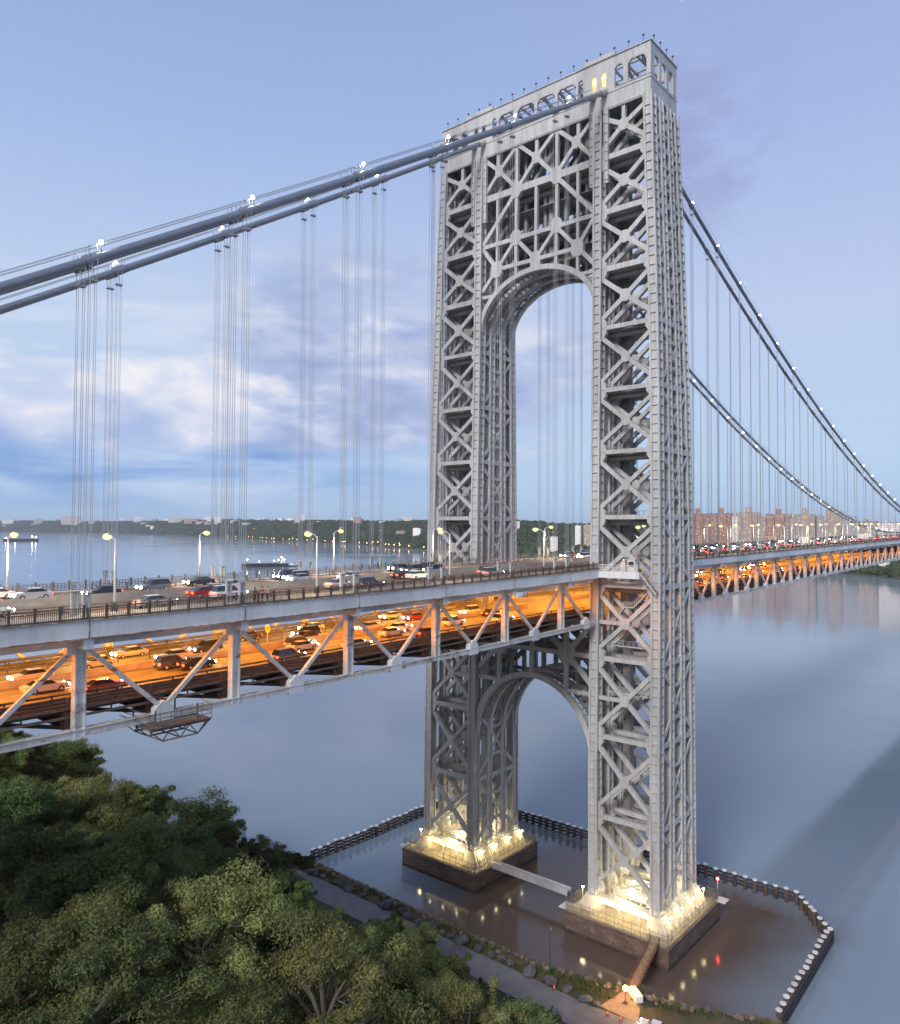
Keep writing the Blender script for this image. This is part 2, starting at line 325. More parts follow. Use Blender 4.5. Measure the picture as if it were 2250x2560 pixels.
def tower():
    T = empty('bridge_tower', (0, 0, 0), label='grey open steel lattice suspension bridge tower with two arches standing on lit stone piers', cat='bridge tower')
    zs = [7.3, 35, 65, 80, 95, 110, 125, 140, 155, 171]
    # sixteen columns: a recessed core, four corner flanges and level stiffeners
    for s in (-1, 1):
        for inner in (0, 1):
            for t in TX:
                b = MB(); path = []
                for z in zs: path.append((tx(t, z), s*(YI if inner else yo(z)), z))
                hx, hy = (1.12, 1.0) if abs(t) == 1 else (.98, 1.0)
                b.loft(path, 2*hx-.55, 2*hy-.55)
                for i in (-1, 1):
                    for j in (-1, 1):
                        b.loft([(x+i*(hx-.19), y+j*(hy-.19), z) for x, y, z in path], .38, .38)
                z = 8.6; 
                while z < 170:
                    x = interp([(p[2], p[0]) for p in path], z); y = interp([(p[2], p[1]) for p in path], z)
                    b.box((x, y, z), (2*hx-.06, 2*hy-.76, .13)); b.box((x, y, z+.001), (2*hx-.76, 2*hy-.06, .128))
                    z += 1.85+(z > 120)*.1
                b.build('column', STEEL, T)
    # cross bracing of each leg: four frames across the bridge
    def Y(s, k, z): return s*(YI+(yo(z)-YI)*k)
    for s in (-1, 1):
        for fi, t in enumerate(TX):
            b = MB(); mt = STEEL
            P = lambda k, z: Vector((tx(t, z), Y(s, k, z), z))
            for n in range(len(LV)-1):
                zt, zb = LV[n], LV[n+1]; zm = (zt+zb)/2+(.7 if n == 0 else -.1); w = .95 if n < 4 else .84
                e = 1.25
                for a in (0, 1):
                    b.beam(P(a, zt-e), P(.5, zm), w, .80); b.beam(P(.5, zm), P(a, zb+e), w, .80)
                if n < len(LV)-1 and n > 0:
                    b.beam(P(0, zt), P(1, zt), 1.15 if n < 4 else .9, .86)
                q = P(.5, zm); g = 1.15 if n < 4 else 1.0; gx = .50
                b.prism([q+Vector((-gx, i*g, j*g)) for i, j in ((-1, -.45), (-.45, -1.1), (.45, -1.1), (1, -.45), (1, .45), (.45, 1.1), (-.45, 1.1), (-1, .45))], (2*gx, 0, 0))
                for a in (0, 1):                       # gussets at the columns
                    for zz, up in ((zt, -1), (zb, 1)):
                        if (n == 0 and up == -1): continue
                        c = P(a, zz); sg = s*(1 if a == 0 else -1); c0 = c+Vector((-.47, sg*.7, 0))
                        b.prism([c0+Vector((0, 0, up*-.05)), c0+Vector((0, sg*1.35, up*-.02)), c0+Vector((0, sg*1.35, up*1.15)), c0+Vector((0, sg*.3, up*2.5)), c0+Vector((0, 0, up*2.9))], (.94, 0, 0))
                if n == 0: b.beam(P(.5, zm), P(.5, zt), .8, .82)
                if n in (8, 9): b.beam(P(0, zm), P(.5, zm), .8, .70)
            b.build('leg_bracing', mt, T)
    # the faces along the bridge: K bracing outside, small crosses in the middle bay
    for s in (-1, 1):
        for inner in (0, 1):
            b = MB(); sh = .74*s*(1 if not inner else -1)
            P = lambda t, z: Vector((tx(t, z), (s*(YI if inner else yo(z)))+sh, z))
            for n in range(len(LV)-1):
                zt, zb = LV[n], LV[n+1]; h = zt-zb; zm = (zt+zb)/2; d = .26; w = .80
                if n:
                    b.beam(P(-1, zt), P(1, zt), 1.0, d, (0, 1, 0))
                for sd_ in (-1, 1):                     # K pieces meet the corner column at the strut
                    b.beam(P(sd_*.95, zt-.8), P(sd_*.37, zm+h*.20), w, d, (0, 1, 0)); b.beam(P(sd_*.95, zb+.8), P(sd_*.37, zm-h*.20), w, d, (0, 1, 0))
                za, zc = zm+h*.20, zm-h*.20
                b.beam(P(-.34, za), P(.34, za), .6, d, (0, 1, 0)); b.beam(P(-.34, zc), P(.34, zc), .6, d, (0, 1, 0))
                b.beam(P(-.34, za), P(.34, zc), .62, d-.08, (0, 1, 0)); b.beam(P(.34, za), P(-.34, zc), .62, d-.06, (0, 1, 0))
                for sx in (-1, 1):                      # rounded corners of the plate openings
                    for zz, up in ((zt, -1), (za, 1), (zb, 1), (zc, -1)):
                        c = P(sx*.345, zz); k = -sx
                        b.prism([c+Vector((k*.9, -.10, up*.2)), c+Vector((k*1.9, -.10, up*.2)), c+Vector((k*.9, -.10, up*1.3))], (0, .20, 0))
                    for zz, up in ((zt, -1), (zb, 1)):
                        c = P(sx*.345, zz); k = sx
                        b.prism([c+Vector((k*.9, -.09, up*.2)), c+Vector((k*1.9, -.09, up*.2)), c+Vector((k*.9, -.09, up*1.2))], (0, .18, 0))
            b.build('side_bracing', STEEL, T)
        # level trusses and gangways inside the legs
        b = MB()
        for z in LV[1:-1]:
            for t in TX[:-1]:
                b.beam((tx(t, z), s*(YI+1), z-.3), (tx(t+.65, z), s*(yo(z)-1), z-.3), .35, .4, (0, 0, 1)); b.beam((tx(t, z), s*(yo(z)-1), z-.35), (tx(t+.65, z), s*(YI+1), z-.35), .35, .4, (0, 0, 1))
            if z > 70:
                b.cyl((tx(-.6, z), s*(YI+1), z-1.1), (tx(-.6, z), s*(yo(z)-1), z-1.1), .55, 10)
            b.box((tx(.7, z), s*22.6, z+.4), (1.6, 9, .12)); b.box((0, s*(YI+yo(z))/2, z-.62), (2*tx(.92, z), yo(z)-YI-2.4, .1)) if (z > 70) else None  # floor plates above the deck, spread wide to darken the leg's inside
            for k in range(10): b.box((tx(.7, z)-.8, s*(18.4+k*.95), z+.95), (.06, .06, 1.1))
            b.box((tx(.7, z)-.8, s*22.7, z+1.5), (.07, 9, .07))
        b.box((1.2, s*19.0, 90), (1.6, 1.6, 158)); b.beam((2.8, s*27.2, 8), (2.8, s*26.4, 168), .5, .5)
        b.build('gangways_shade_floors', STEELD, T)
    # frames over the two arches, between the legs
    AIN = 15.05
    def arch_pt(zc, bb, r, a): return (math.cos(a)*(AIN+r), zc+math.sin(a)*(bb+r))
    UA = (128.7, 11.5); LA = (33.0, 16.1)
    for t in TX:
        b = MB()
        P = lambda y, z: Vector((tx(t, z), y, z))
        def bar(y0, z0, y1, z1, w, d=.8): b.beam(P(y0, z0), P(y1, z1), w, d)
        def plate(y, z, a, h, ch=.4, d=.49):
            q = P(y, z); b.prism([q+Vector((-d, i*a, j*h)) for i, j in ((-1, -ch), (-ch, -1), (ch, -1), (1, -ch), (1, ch), (ch, 1), (-ch, 1), (-1, ch))], (2*d, 0, 0))
        bar(-15, 160.5, 15, 160.5, 1.6, .86); bar(-15, 149.0, 15, 149.0, .95, .84)
        for y in (-5.45, 5.45): bar(y, 171, y, 140.2, .75, .74)
        bar(0, 160, 0, 143, .7, .72)
        for y in (-10.9, 10.9): bar(y, 160, y, 137.6, .65, .70); bar(y, 166.4, y, 171, .8, .7)
        bar(0, 166.4, 0, 171, .8, .7)
        for yc in (-10.45, 0, 10.45):
            for i in (-1, 1):
                bar(yc, 166.4, yc+i*5.0, 170.9, .9); bar(yc, 166.4, yc+i*5.0, 160.9, .9, .78)
            plate(yc, 166.4, 1.1, 1.4)
        for i in (-1, 1):
            bar(i*5.45, 160.2, i*15.1, 149.6, .95); plate(i*5.45, 160.5, 1.5, 1.9); plate(i*5.45, 149.2, 1.5, 1.8)
            bar(i*5.45, 148.9, i*10.9, 143.0, .85); bar(i*5.45, 148.9, 0, 142.9, .85); bar(i*15.1, 148.7, i*10.9, 143.0, .85)
            bar(0, 142.9, i*10.9, 142.9, .9, .83); bar(i*10.9, 143, i*15.1, 138.4, .9); plate(i*10.9, 142.9, 1.5, 1.9, .55)
            bar(i*11.3, 136.9, i*15.1, 136.9, .75)
        plate(0, 142.6, 1.35, 2.0, .6)
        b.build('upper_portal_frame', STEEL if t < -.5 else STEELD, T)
        # lower frame
        b = MB()
        bar(-15, 55.4, 15, 55.4, 1.0, .84); bar(0, 49.5, 0, 62.5, .9, .72)
        for i in (-1, 1):
            plate(i*8.9, 55.5, 1.9, 2.2, .5)
            bar(i*8.9, 55.5, 0.4*i, 61.8, 1.0); bar(i*8.9, 55.5, i*15.1, 61.8, 1.0); bar(i*8.9, 55.5, i*15.1, 49.4, 1.0); bar(i*8.9, 47, i*8.9, 62, .85, .7)
            bar(i*9.3, 47.5, i*15.1, 47.6, .8)
        bar(-15, 62.0, 15, 62.0, 1.0, .82)
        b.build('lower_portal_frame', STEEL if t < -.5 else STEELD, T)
        for (zc, bb) in (UA, LA):
            b = MB(); n = 44; d = .56
            for k in range(n):
                a0, a1 = math.pi*k/n, math.pi*(k+1)/n
                q = [arch_pt(zc, bb, r, a) for r, a in ((0, a0), (1.15, a0), (1.15, a1), (0, a1))]
                b.prism([Vector((tx(t, z)-d, y, z)) for y, z in q], (2*d, 0, 0))
            b.build('arch_rib', STEEL, T)
    for (zc, bb) in (UA, LA):
        b = MB(); n = 36; xm = tx(1, zc+8)
        for k in range(n+1):
            a = math.pi*k/n; y, z = arch_pt(zc, bb, .55, a)
            b.box((0, y, z), (2*tx(1, z), .22, .22))
        for x0 in (-.67, 0, .67):
            pts = [arch_pt(zc, bb, .75, math.pi*k/24) for k in range(25)]
            for (ya, za), (yb, zb) in zip(pts, pts[1:]): b.beam((x0*xm, ya, za), (x0*xm, yb, zb), .2, .7)
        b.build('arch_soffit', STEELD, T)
    # cluttered machinery above the arch: shafts and pipes
    b = MB()
    for x, y in ((-1.5, -1.4), (1.5, 7.5), (1.8, -9)): b.cyl((x, y, 143), (x, y, 172), .8, 14)
    for z in (159, 147.5):
        for x in (-2.6, 2.6): b.cyl((x, -15, z), (x, 15, z), .6, 10)
        b.box((0, 0, z+.9), (11, 29, .15)); b.box((0, 0, z-3.4), (8.6, 29, .12))  # solid floors added to keep sky light out of the portal
    for k in range(14): b.beam((-4.2, -14+2*k, 150), (4.2, -13+2*k, 158), .25, .25)
    b.build('shafts_pipes_shade_floors', STEELD, T)
    # the top: girders and a pierced parapet storey
    b = MB(); xf = 6.22; yf = 28.05
    H0, H1, H2, H3 = 170.6, 174.9, 179.4, 181.6
    ops = [(.4, 5.1), (5.75, 10.5), (11.1, 12.4), (19.9, 21.9), (22.9, 27.1)]
    for sx in (-1, 1):
        x = sx*(xf-.25)
        b.box((x, 0, (H0+H1)/2-.1), (.5, 2*yf, H1-H0-.2)); b.box((x+sx*.08, 0, H1-.75), (.62, 2*yf+.1, .16)); b.box((x+sx*.06, 0, H0+.4), (.60, 2*yf+.06, .30))
        b.box((x, 0, (H2+H3)/2), (.5, 2*yf, H3-H2)); b.box((x+sx*.1, 0, H3+.06), (.8, 2*yf+.3, .16))
        cuts = sorted([(s_*a, s_*c) if s_ > 0 else (-c, -a) for a, c in ops for s_ in (-1, 1)])
        y0 = -yf
        for a, c in cuts+[(yf, yf)]:
            solid = a-y0
            if solid > 5:      # the house bay with two windows
                w0 = y0+solid*.27; w1 = y0+solid*.58
                for p, q in ((y0, w0), (w0+1.1, w1), (w1+1.1, a)): b.box((x, (p+q)/2, (H1+H2)/2-.1), (.48, q-p, H2-H1+.2))
                for p in (w0, w1): b.box((x, p+.55, H1+.4), (.46, 1.1, 1.2)); b.box((x, p+.55, H2-.25), (.46, 1.1, .7))
                b.box((x+sx*.12, (y0+a)/2, H3+.5), (.9, solid+.5, .8)); b.box((x+sx*.16, (y0+a)/2, 176.8), (.10, solid-.5, 6.0)) if False else None
            elif solid > 0: b.box((x, (y0+a)/2, (H1+H2)/2), (.47, solid, H2-H1+.02))
            if c > a:
                for k, e in ((1, a), (-1, c)):
                    q = min(.8, (c-a)*.3); b.prism([(x-.23, e, H2+.01), (x-.23, e+k*q, H2+.01), (x-.23, e, H2-q)], (.46, 0, 0))
                b.box((x+sx*.04, (a+c)/2, H1-.02), (.6, c-a, .14)); b.box((x+sx*.2, (a+c)/2, H2+.25), (.16, (c-a)*.8, .1))
            y0 = c
    for sy in (-1, 1):
        y = sy*(yf-.25)
        b.box((0, y, (H0+H1)/2-.1), (2*xf-1.0, .5, H1-H0-.2)); b.box((0, y+sy*.06, H1-.75), (2*xf, .6, .15))
        b.box((0, y, (H2+H3)/2), (2*xf-1, .5, H3-H2)); b.box((0, y+sy*.1, H3+.05), (2*xf+.1, .75, .15))
        for xx, w in ((-5.1, 1.4), (-1.75, 1.1), (1.75, 1.1), (5.1, 1.4)): b.box((xx, y, (H1+H2)/2), (w, .47, H2-H1+.03))
        for xc in (-3.4, 0, 3.4):
            for k in (-1, 1):
                e = xc+k*1.15; b.prism([(e, y-.22, H2+.01), (e-k*.6, y-.22, H2+.01), (e, y-.22, H2-.8)], (0, .44, 0))
    for y in range(-27, 28, 3): b.box((0, y+.2, H3-.4), (2*xf-1, .35, .5)); 
    for y in range(-26, 27, 4): b.beam((-5.6, y, H2), (5.6, y+2.4, H2-.1), .55, .5, (0, 0, 1))
    b.box((0, 0, H1-1.2), (2*xf-1.1, 2*yf-1.2, .3))
    for x in (-2, 2): b.box((x, 0, H3-.15), (.4, 2*yf-2, .4))
    hd = b.build('top_storey', STEEL, T)
    for s in (-1, 1):
        for k, yy in enumerate((.27, .58)):
            y0 = 12.4+7.5*yy if s > 0 else -19.9+7.5*yy
            p = MB(); p.box((-xf+.45, y0+.55, 177.35), (.05, 1.12, 3.4)); p.build('window', WINW if s < 0 else GLASSD, hd)
            if s < 0:
                q = MB(); q.ball((-xf+.30, y0+.5, 178.0), .22); q.build('lamp_bulb', glow('bulb_warm', (1, .72, .22), 25), hd)
    # pale corner casings where the cables come through the wall
    for s in (-1, 1):
        for dy in (-1.37, 1.37):
            c = MB(); c.cyl((-8.1, s*TRY+dy, Zcab(-8.1)), (-5.9, s*TRY+dy, Zcab(-8.1)+1.4), .62, 16, .85); c.build('cable_collar', STEEL, T)
            c = MB(); c.cyl((5.9, s*TRY+dy, 179.0), (7.6, s*TRY+dy, 178.0), .8, 16, .6); c.build('cable_collar', STEEL, T)
        c = MB()                                        # ribbed bearing posts under the saddles
        for i in (-1.75, 0, 1.75):
            c.box((-6.05, s*16.2+i, 163), (.5, .95, 16)); 
            for j in (-.42, .42): c.box((-6.38, s*16.2+i+j, 163), (.32, .13, 16))
            for k in range(8): c.box((-6.36, s*16.2+i, 155.8+k*2.0), (.24, .72, .12))
        c.build('bearing_post', STEEL, T)
        # walkway level gusset plates and dark floor at the deck
    for k in range(17):
        y = -26.4+3.3*k; c = MB(); c.cyl((-xf+.1, y, H3), (-xf+.1, y, H3+1.5), .05, 6); c.ball((-xf+.1, y, H3+1.75), .26, 8, 5, (1, 1, .8))
        c.build('rooftop_fixture', DARKST, T)
    for k in range(4):
        c = MB(); x = -4.5+3*k; c.cyl((x, -yf+.1, H3), (x, -yf+.1, H3+1.5), .05, 6); c.ball((x, -yf+.1, H3+1.75), .26, 8, 5, (1, 1, .8)); c.build('rooftop_fixture', DARKST, T)
    return T
tower()

# ------------------------------------------------------------------ water, near shore
def water():
    M = bpy.data.materials.new('river_water'); M.use_nodes = True; nt = M.node_tree; b = nt.nodes['Principled BSDF']
    geo = N(nt, 'ShaderNodeNewGeometry'); sp = N(nt, 'ShaderNodeSeparateXYZ'); L(nt, geo.outputs['Position'], sp.inputs[0]); x, y, z = sp.outputs
    # silty brown shallows inside the pier fender and along the bank
    def inside(v, a, c, s): return mth(nt, 'MINIMUM', mth(nt, 'MULTIPLY_ADD', v, s, -a*s, clamp=True), mth(nt, 'MULTIPLY_ADD', v, -s, c*s, clamp=True))
    nz = N(nt, 'ShaderNodeTexNoise', ins={'Scale': 0.05, 'Detail': 4.0}); L(nt, geo.outputs['Position'], nz.inputs['Vector'])
    xo = mth(nt, 'MULTIPLY_ADD', nz.outputs[0], 14.0, mth(nt, 'ADD', x, -7.0)); yo_ = mth(nt, 'MULTIPLY_ADD', nz.outputs[0], 14.0, mth(nt, 'ADD', y, -7.0))
    silt = mth(nt, 'MULTIPLY', inside(xo, -60.0, 33.0, .10), inside(yo_, -60.0, 30.0, .05))
    n2 = N(nt, 'ShaderNodeTexNoise', ins={'Scale': 0.004, 'Detail': 6.0, 'Distortion': .6}); mp = N(nt, 'ShaderNodeMapping'); mp.inputs['Scale'].default_value = (1, .45, 1)
    L(nt, geo.outputs['Position'], mp.inputs[0]); L(nt, mp.outputs[0], n2.inputs['Vector'])
    base = ramp(nt, n2.outputs[0], [(0.38, (.165, .225, .295)), (0.62, (.255, .32, .395))])
    L(nt, mixc(nt, mth(nt, 'MULTIPLY', silt, .95), base, (.100, .066, .048)), b.inputs['Base Color'])
    b.inputs['Roughness'].default_value = 0.10; b.inputs['IOR'].default_value = 1.333; b.inputs['Specular IOR Level'].default_value = .5
    n3 = N(nt, 'ShaderNodeTexNoise', ins={'Scale': .16, 'Detail': 4.0, 'Roughness': .5}); L(nt, geo.outputs['Position'], n3.inputs['Vector'])
    n4 = N(nt, 'ShaderNodeTexNoise', ins={'Scale': .018, 'Detail': 5.0, 'Distortion': .5}); L(nt, mp.outputs[0], n4.inputs['Vector'])
    h = mth(nt, 'ADD', mth(nt, 'MULTIPLY', n3.outputs[0], .5), mth(nt, 'MULTIPLY', n4.outputs[0], 3.0))
    bp = N(nt, 'ShaderNodeBump', ins={'Strength': .10, 'Distance': .35}); L(nt, h, bp.inputs['Height']); L(nt, bp.outputs[0], b.inputs['Normal'])
    L(nt, mth(nt, 'ADD', mth(nt, 'MULTIPLY_ADD', n2.outputs[0], .15, .02, clamp=True), mth(nt, 'MULTIPLY', silt, .02)), b.inputs['Roughness'])
    w = MB(); S = 30000; w.add([(-400, -S, 0), (S, -S, 0), (S, S, 0), (-400, S, 0)], [(0, 1, 2, 3)])
    w.build('river_water', M, label='calm dusk blue grey river around the bridge piers', kind='structure')
water()

# ------------------------------------------------------------------ piers
def masonry():
    M = bpy.data.materials.new('pier_masonry'); M.use_nodes = True; nt = M.node_tree; b = nt.nodes['Principled BSDF']; b.inputs['Roughness'].default_value = .85
    tc = N(nt, 'ShaderNodeTexCoord'); sp = N(nt, 'ShaderNodeSeparateXYZ'); L(nt, tc.outputs['Object'], sp.inputs[0])
    cb = N(nt, 'ShaderNodeCombineXYZ'); L(nt, mth(nt, 'ADD', sp.outputs[0], sp.outputs[1]), cb.inputs[0]); L(nt, sp.outputs[2], cb.inputs[1])
    br = N(nt, 'ShaderNodeTexBrick', ins={'Scale': 1.0, 'Mortar Size': .03, 'Brick Width': 1.5, 'Row Height': .62, 'Bias': -.2})
    br.inputs['Color1'].default_value = (.105, .070, .058, 1); br.inputs['Color2'].default_value = (.165, .118, .10, 1); br.inputs['Mortar'].default_value = (.06, .05, .045, 1)
    L(nt, cb.outputs[0], br.inputs['Vector'])
    n = N(nt, 'ShaderNodeTexNoise', ins={'Scale': .6, 'Detail': 8.0, 'Roughness': .7}); L(nt, tc.outputs['Object'], n.inputs['Vector'])
    c = mixc(nt, ramp(nt, n.outputs[0], [(.55, 0.0), (.75, .55)]), br.outputs[0], (.30, .25, .22))
    wl = ramp(nt, mth(nt, 'DIVIDE', sp.outputs[2], 4.0, clamp=True), [(.08, .35), (.26, 1.0)])   # wet dark band at the waterline
    c = mixc(nt, 1.0, c, wl, 'MULTIPLY'); L(nt, c, b.inputs['Base Color'])
    bp = N(nt, 'ShaderNodeBump', ins={'Strength': .8, 'Distance': .08}); L(nt, br.outputs['Fac'], bp.inputs['Height']); bp.invert = True; L(nt, bp.outputs[0], b.inputs['Normal'])
    return M
MASON = masonry()
PEDM = mat('pedestal_concrete', (.46, .42, .36), .8, col2=(.58, .54, .46), scale=.8, bump=.15)
def pier(s):
    near = s < 0
    P = empty('stone_pier', (-.2, s*22.9, 0), label=('dark stone pier carrying the near tower leg with a red lamp and gangway to shore' if near else
              'dark stone pier carrying the far tower leg beside the left part of the fender'), cat='pier', group='stone piers of the tower')
    b = MB(); b.box((0, 0, 1.2), (25.05, 22.5, 5.4)); b.box((0, 0, 3.95), (25.3, 22.75, .16)); b.build('masonry', MASON, P)
    b = MB(); b.box((0, 0, 4.06), (24.4, 21.9, .1)); b.build('deck_slab', mat('pier_slab', (.34, .30, .24), .85, col2=(.22, .20, .15), scale=.4), P)
    yc = [s*(YI)-s*22.9, s*29.65-s*22.9]
    for i, t in enumerate(TX):
        for k, y in enumerate(yc):
            b = MB(); x = t*7.8+.2; o = (1 if y > 0 else -1)
            # battered block with ribs, its foot reaching outwards
            vs = []
            for z, hx, hyi, hyo in ((4.1, 1.75, 1.5, 3.0), (5.2, 1.6, 1.4, 2.4), (7.15, 1.35, 1.3, 1.35)):
                vs += [(x-hx, y-o*hyi, z), (x+hx, y-o*hyi, z), (x+hx, y+o*hyo, z), (x-hx, y+o*hyo, z)]
            b.add(vs, [(0, 1, 5, 4), (1, 2, 6, 5), (2, 3, 7, 6), (3, 0, 4, 7), (4, 5, 9, 8), (5, 6, 10, 9), (6, 7, 11, 10), (7, 4, 8, 11), (8, 9, 10, 11)])
            for j in (-1.1, -.35, .35, 1.1): b.beam((x+j, y+o*3.15, 4.1), (x+j*.8, y+o*1.4, 7.1), .16, .35, (0, 1, 0))
            b.box((x, y, 7.25), (2.9, 2.8, .22))
            b.build('pedestal', PEDM, P)
    b = MB()      # tie girders between the column feet
    for t in TX:
        b.box((t*7.8+.2, 0, 6.5), (1.2, 10.4, 1.2)); b.box((t*7.8+.2, 0, 7.15), (1.7, 10.6, .12))
    for y in yc: b.box((.2, y, 6.7), (13, 1.0, .9))
    for k in range(6): b.beam((-7+2.6*k, -4.6, 6.9), (-5.6+2.6*k, 4.6, 6.9), .4, .35, (0, 0, 1))
    b.build('tie_girder', mat('tie_paint', (.58, .56, .50), .5, var=.1, scale=1), P)
    b = MB(); random.seed(3)
    for k in range(12): b.box((random.uniform(-5, 5), random.uniform(-3.5, 3.5), 4.8), (random.uniform(.6, 2), random.uniform(.5, 1.5), 1.5))
    b.cyl((-4, -4, 7.6), (4, 4, 7.6), .3, 8); b.cyl((-4, 3, 8.0), (5, -3, 8.0), .25, 8)
    b.build('machinery', STEELD, P)
    # fence round the edge, with mesh panels that let the light through
    b = MB(); hx, hy = 12.2, 10.95
    def run(p, q, n):
        for k in range(n+1):
            x = p[0]+(q[0]-p[0])*k/n; y = p[1]+(q[1]-p[1])*k/n
            ox, oy = (0, (1 if y > 0 else -1)) if p[1] == q[1] else ((1 if x > 0 else -1), 0)
            b.cyl((x, y, 4.0), (x, y, 6.3), .05, 6); b.beam((x, y, 6.3), (x-ox*.25, y-oy*.25, 6.8), .07, .07)
        for z in (4.25, 5.2, 6.25): b.beam((p[0], p[1], z), (q[0], q[1], z), .06, .06, (0, 0, 1))
        m_ = n*6
        for k in range(m_):
            x = p[0]+(q[0]-p[0])*k/m_; y = p[1]+(q[1]-p[1])*k/m_; b.beam((x, y, 4.2), (x, y, 6.2), .018, .018)
        for k in range(5): b.beam((p[0], p[1], 4.5+.33*k), (q[0], q[1], 4.5+.33*k), .018, .018, (0, 0, 1))
    run((-hx, -hy), (-hx, hy), 12); run((hx, -hy), (hx, hy), 12); run((-hx, -hy), (hx, -hy), 13); run((-hx, hy), (hx, hy), 13)
    b.build('fence', mat('fence_steel', (.16, .14, .11), .6), P)
    # floodlights: the real lamps that light the column feet
    spots = []
    for t in TX:
        for y in yc: spots.append((t*7.8+.2, y+(1 if y > 0 else -1)*2.9, 7.5))
    for y in (-4.2, 0, 4.2): spots.append((-10.3, y, 7.2))
    for x, y, z in ((-5.5, 0, 8.2), (0, 2, 8.2), (5.5, 0, 8.2), (0, -4, 8.2)): spots.append((x, y, z))
    for k, (x, y, z) in enumerate(spots):
        f = MB(); f.box((x, y, (z+4.1)/2), (.12, .12, z-4.1)); h = f.build('floodlight', LAMPG, P)
        g = MB(); g.box((x, y, z+.08), (.36, .36, .14)); g.build('lens', FLOOD, h)
        o_ = 1 if y > 0 else -1
        if abs(y) > 5 and k < 8:
            spot('pier_flood', (x, y, z), 820, (1, .78, .37), (0, -o_*.45, -.9), 168, P)
        elif k < 11: spot('pier_flood', (x, y, z), 1250, (1, .74, .30), (.8, 0, -.65), 172, P)
        else:
            spot('pier_flood', (x, y, z), 1500, (1, .84, .5), (0, 0, -1), 165, P); plight('pier_inner', (x, y, z+.6), 650, (1, .80, .45), .3, P)
    # cantilevered walkway corner and lamp mast
    b = MB(); b.box((12.9, -11.6 if near else 11.6, 4.1), (2.6, 2.2, .12)); b.build('walkway_corner', LAMPG, P)
    b = MB(); b.box((-10.5, 11.9, 4.1), (3, 2, .12)); b.build('walkway_corner', LAMPG, P)
    b = MB(); b.cyl((12.4, -10.9*1, 4.1), (12.4, -10.9, 8.4), .07, 8); q = b.build('mast', LAMPG, P)
    if near:
        g = MB(); g.ball((12.4, -10.9, 8.5), .28); g.build('red_lamp', REDL, q); plight('red_marker', (12.4, -10.9, 8.0), 120, (1, .05, .03), .2, P)
for s in (-1, 1): pier(s)
b = MB()
b.box((-5.5, 2.2, 4.55), (1.5, 21.5, .14)); b.box((-6.3, 2.2, 4.3), (.16, 21.4, 1.25)); b.box((-4.7, 2.2, 4.3), (.16, 21.4, 1.25))
for k in range(11): b.box((-5.5, -7.8+2*k, 4.2), (1.45, .15, .4))
b.build('foot_bridge', STEEL, label='narrow grey steel girder walkway spanning the water between the two stone piers', cat='walkway')

# ------------------------------------------------------------------ timber fender round the piers
def fender():
    pts = [(-25.6, 52.2), (-9, 51.4), (20, 51.6), (29.6, 44.5), (29.6, 7), (29.8, -44.6), (18, -54.0), (-17.5, -54.6)]
    F = empty('pier_fender', (0, 0, 0), label='dark timber pile fender with white pile caps enclosing the tower piers', cat='fender')
    pl = MB(); pl.cyl((0, 0, -3), (0, 0, 2.9), .46, 12); pme = pl.mesh('pile', PILEM, True)
    cp = MB(); cp.cyl((0, 0, 2.9), (0, 0, 3.12), .54, 14); cme = cp.mesh('pile_cap', CAPW)
    w = MB(); n_ = 0
    for (x0, y0), (x1, y1) in zip(pts, pts[1:]):
        d = math.hypot(x1-x0, y1-y0); n = max(1, round(d/2.25)); ux, uy = (x1-x0)/d, (y1-y0)/d; nx, ny = -uy, ux
        if nx*((x0+x1)/2)+ny*((y0+y1)/2) < 0: nx, ny = -nx, -ny
        for z, h in ((.5, .45), (1.3, .42), (2.1, .42)):
            w.beam((x0+nx*.62-ux*.3, y0+ny*.62-uy*.3, z), (x1+nx*.62+ux*.3, y1+ny*.62+uy*.3, z), h, .30, (nx, ny, 0))
        for k in range(n):
            x, y = x0+(x1-x0)*k/n, y0+(y1-y0)*k/n
            o = bpy.data.objects.new('pile', pme); COL.objects.link(o); o.parent = F; o.location = (x+rnd.uniform(-.12, .12), y+rnd.uniform(-.12, .12), rnd.uniform(-.28, .16)); o.rotation_euler = (rnd.uniform(-.035, .035), rnd.uniform(-.035, .035), rnd.uniform(0, 6))
            c = bpy.data.objects.new('pile_cap', cme); COL.objects.link(c); c.parent = o; n_ += 1
    w.build('wale', WOODD, F)
fender()

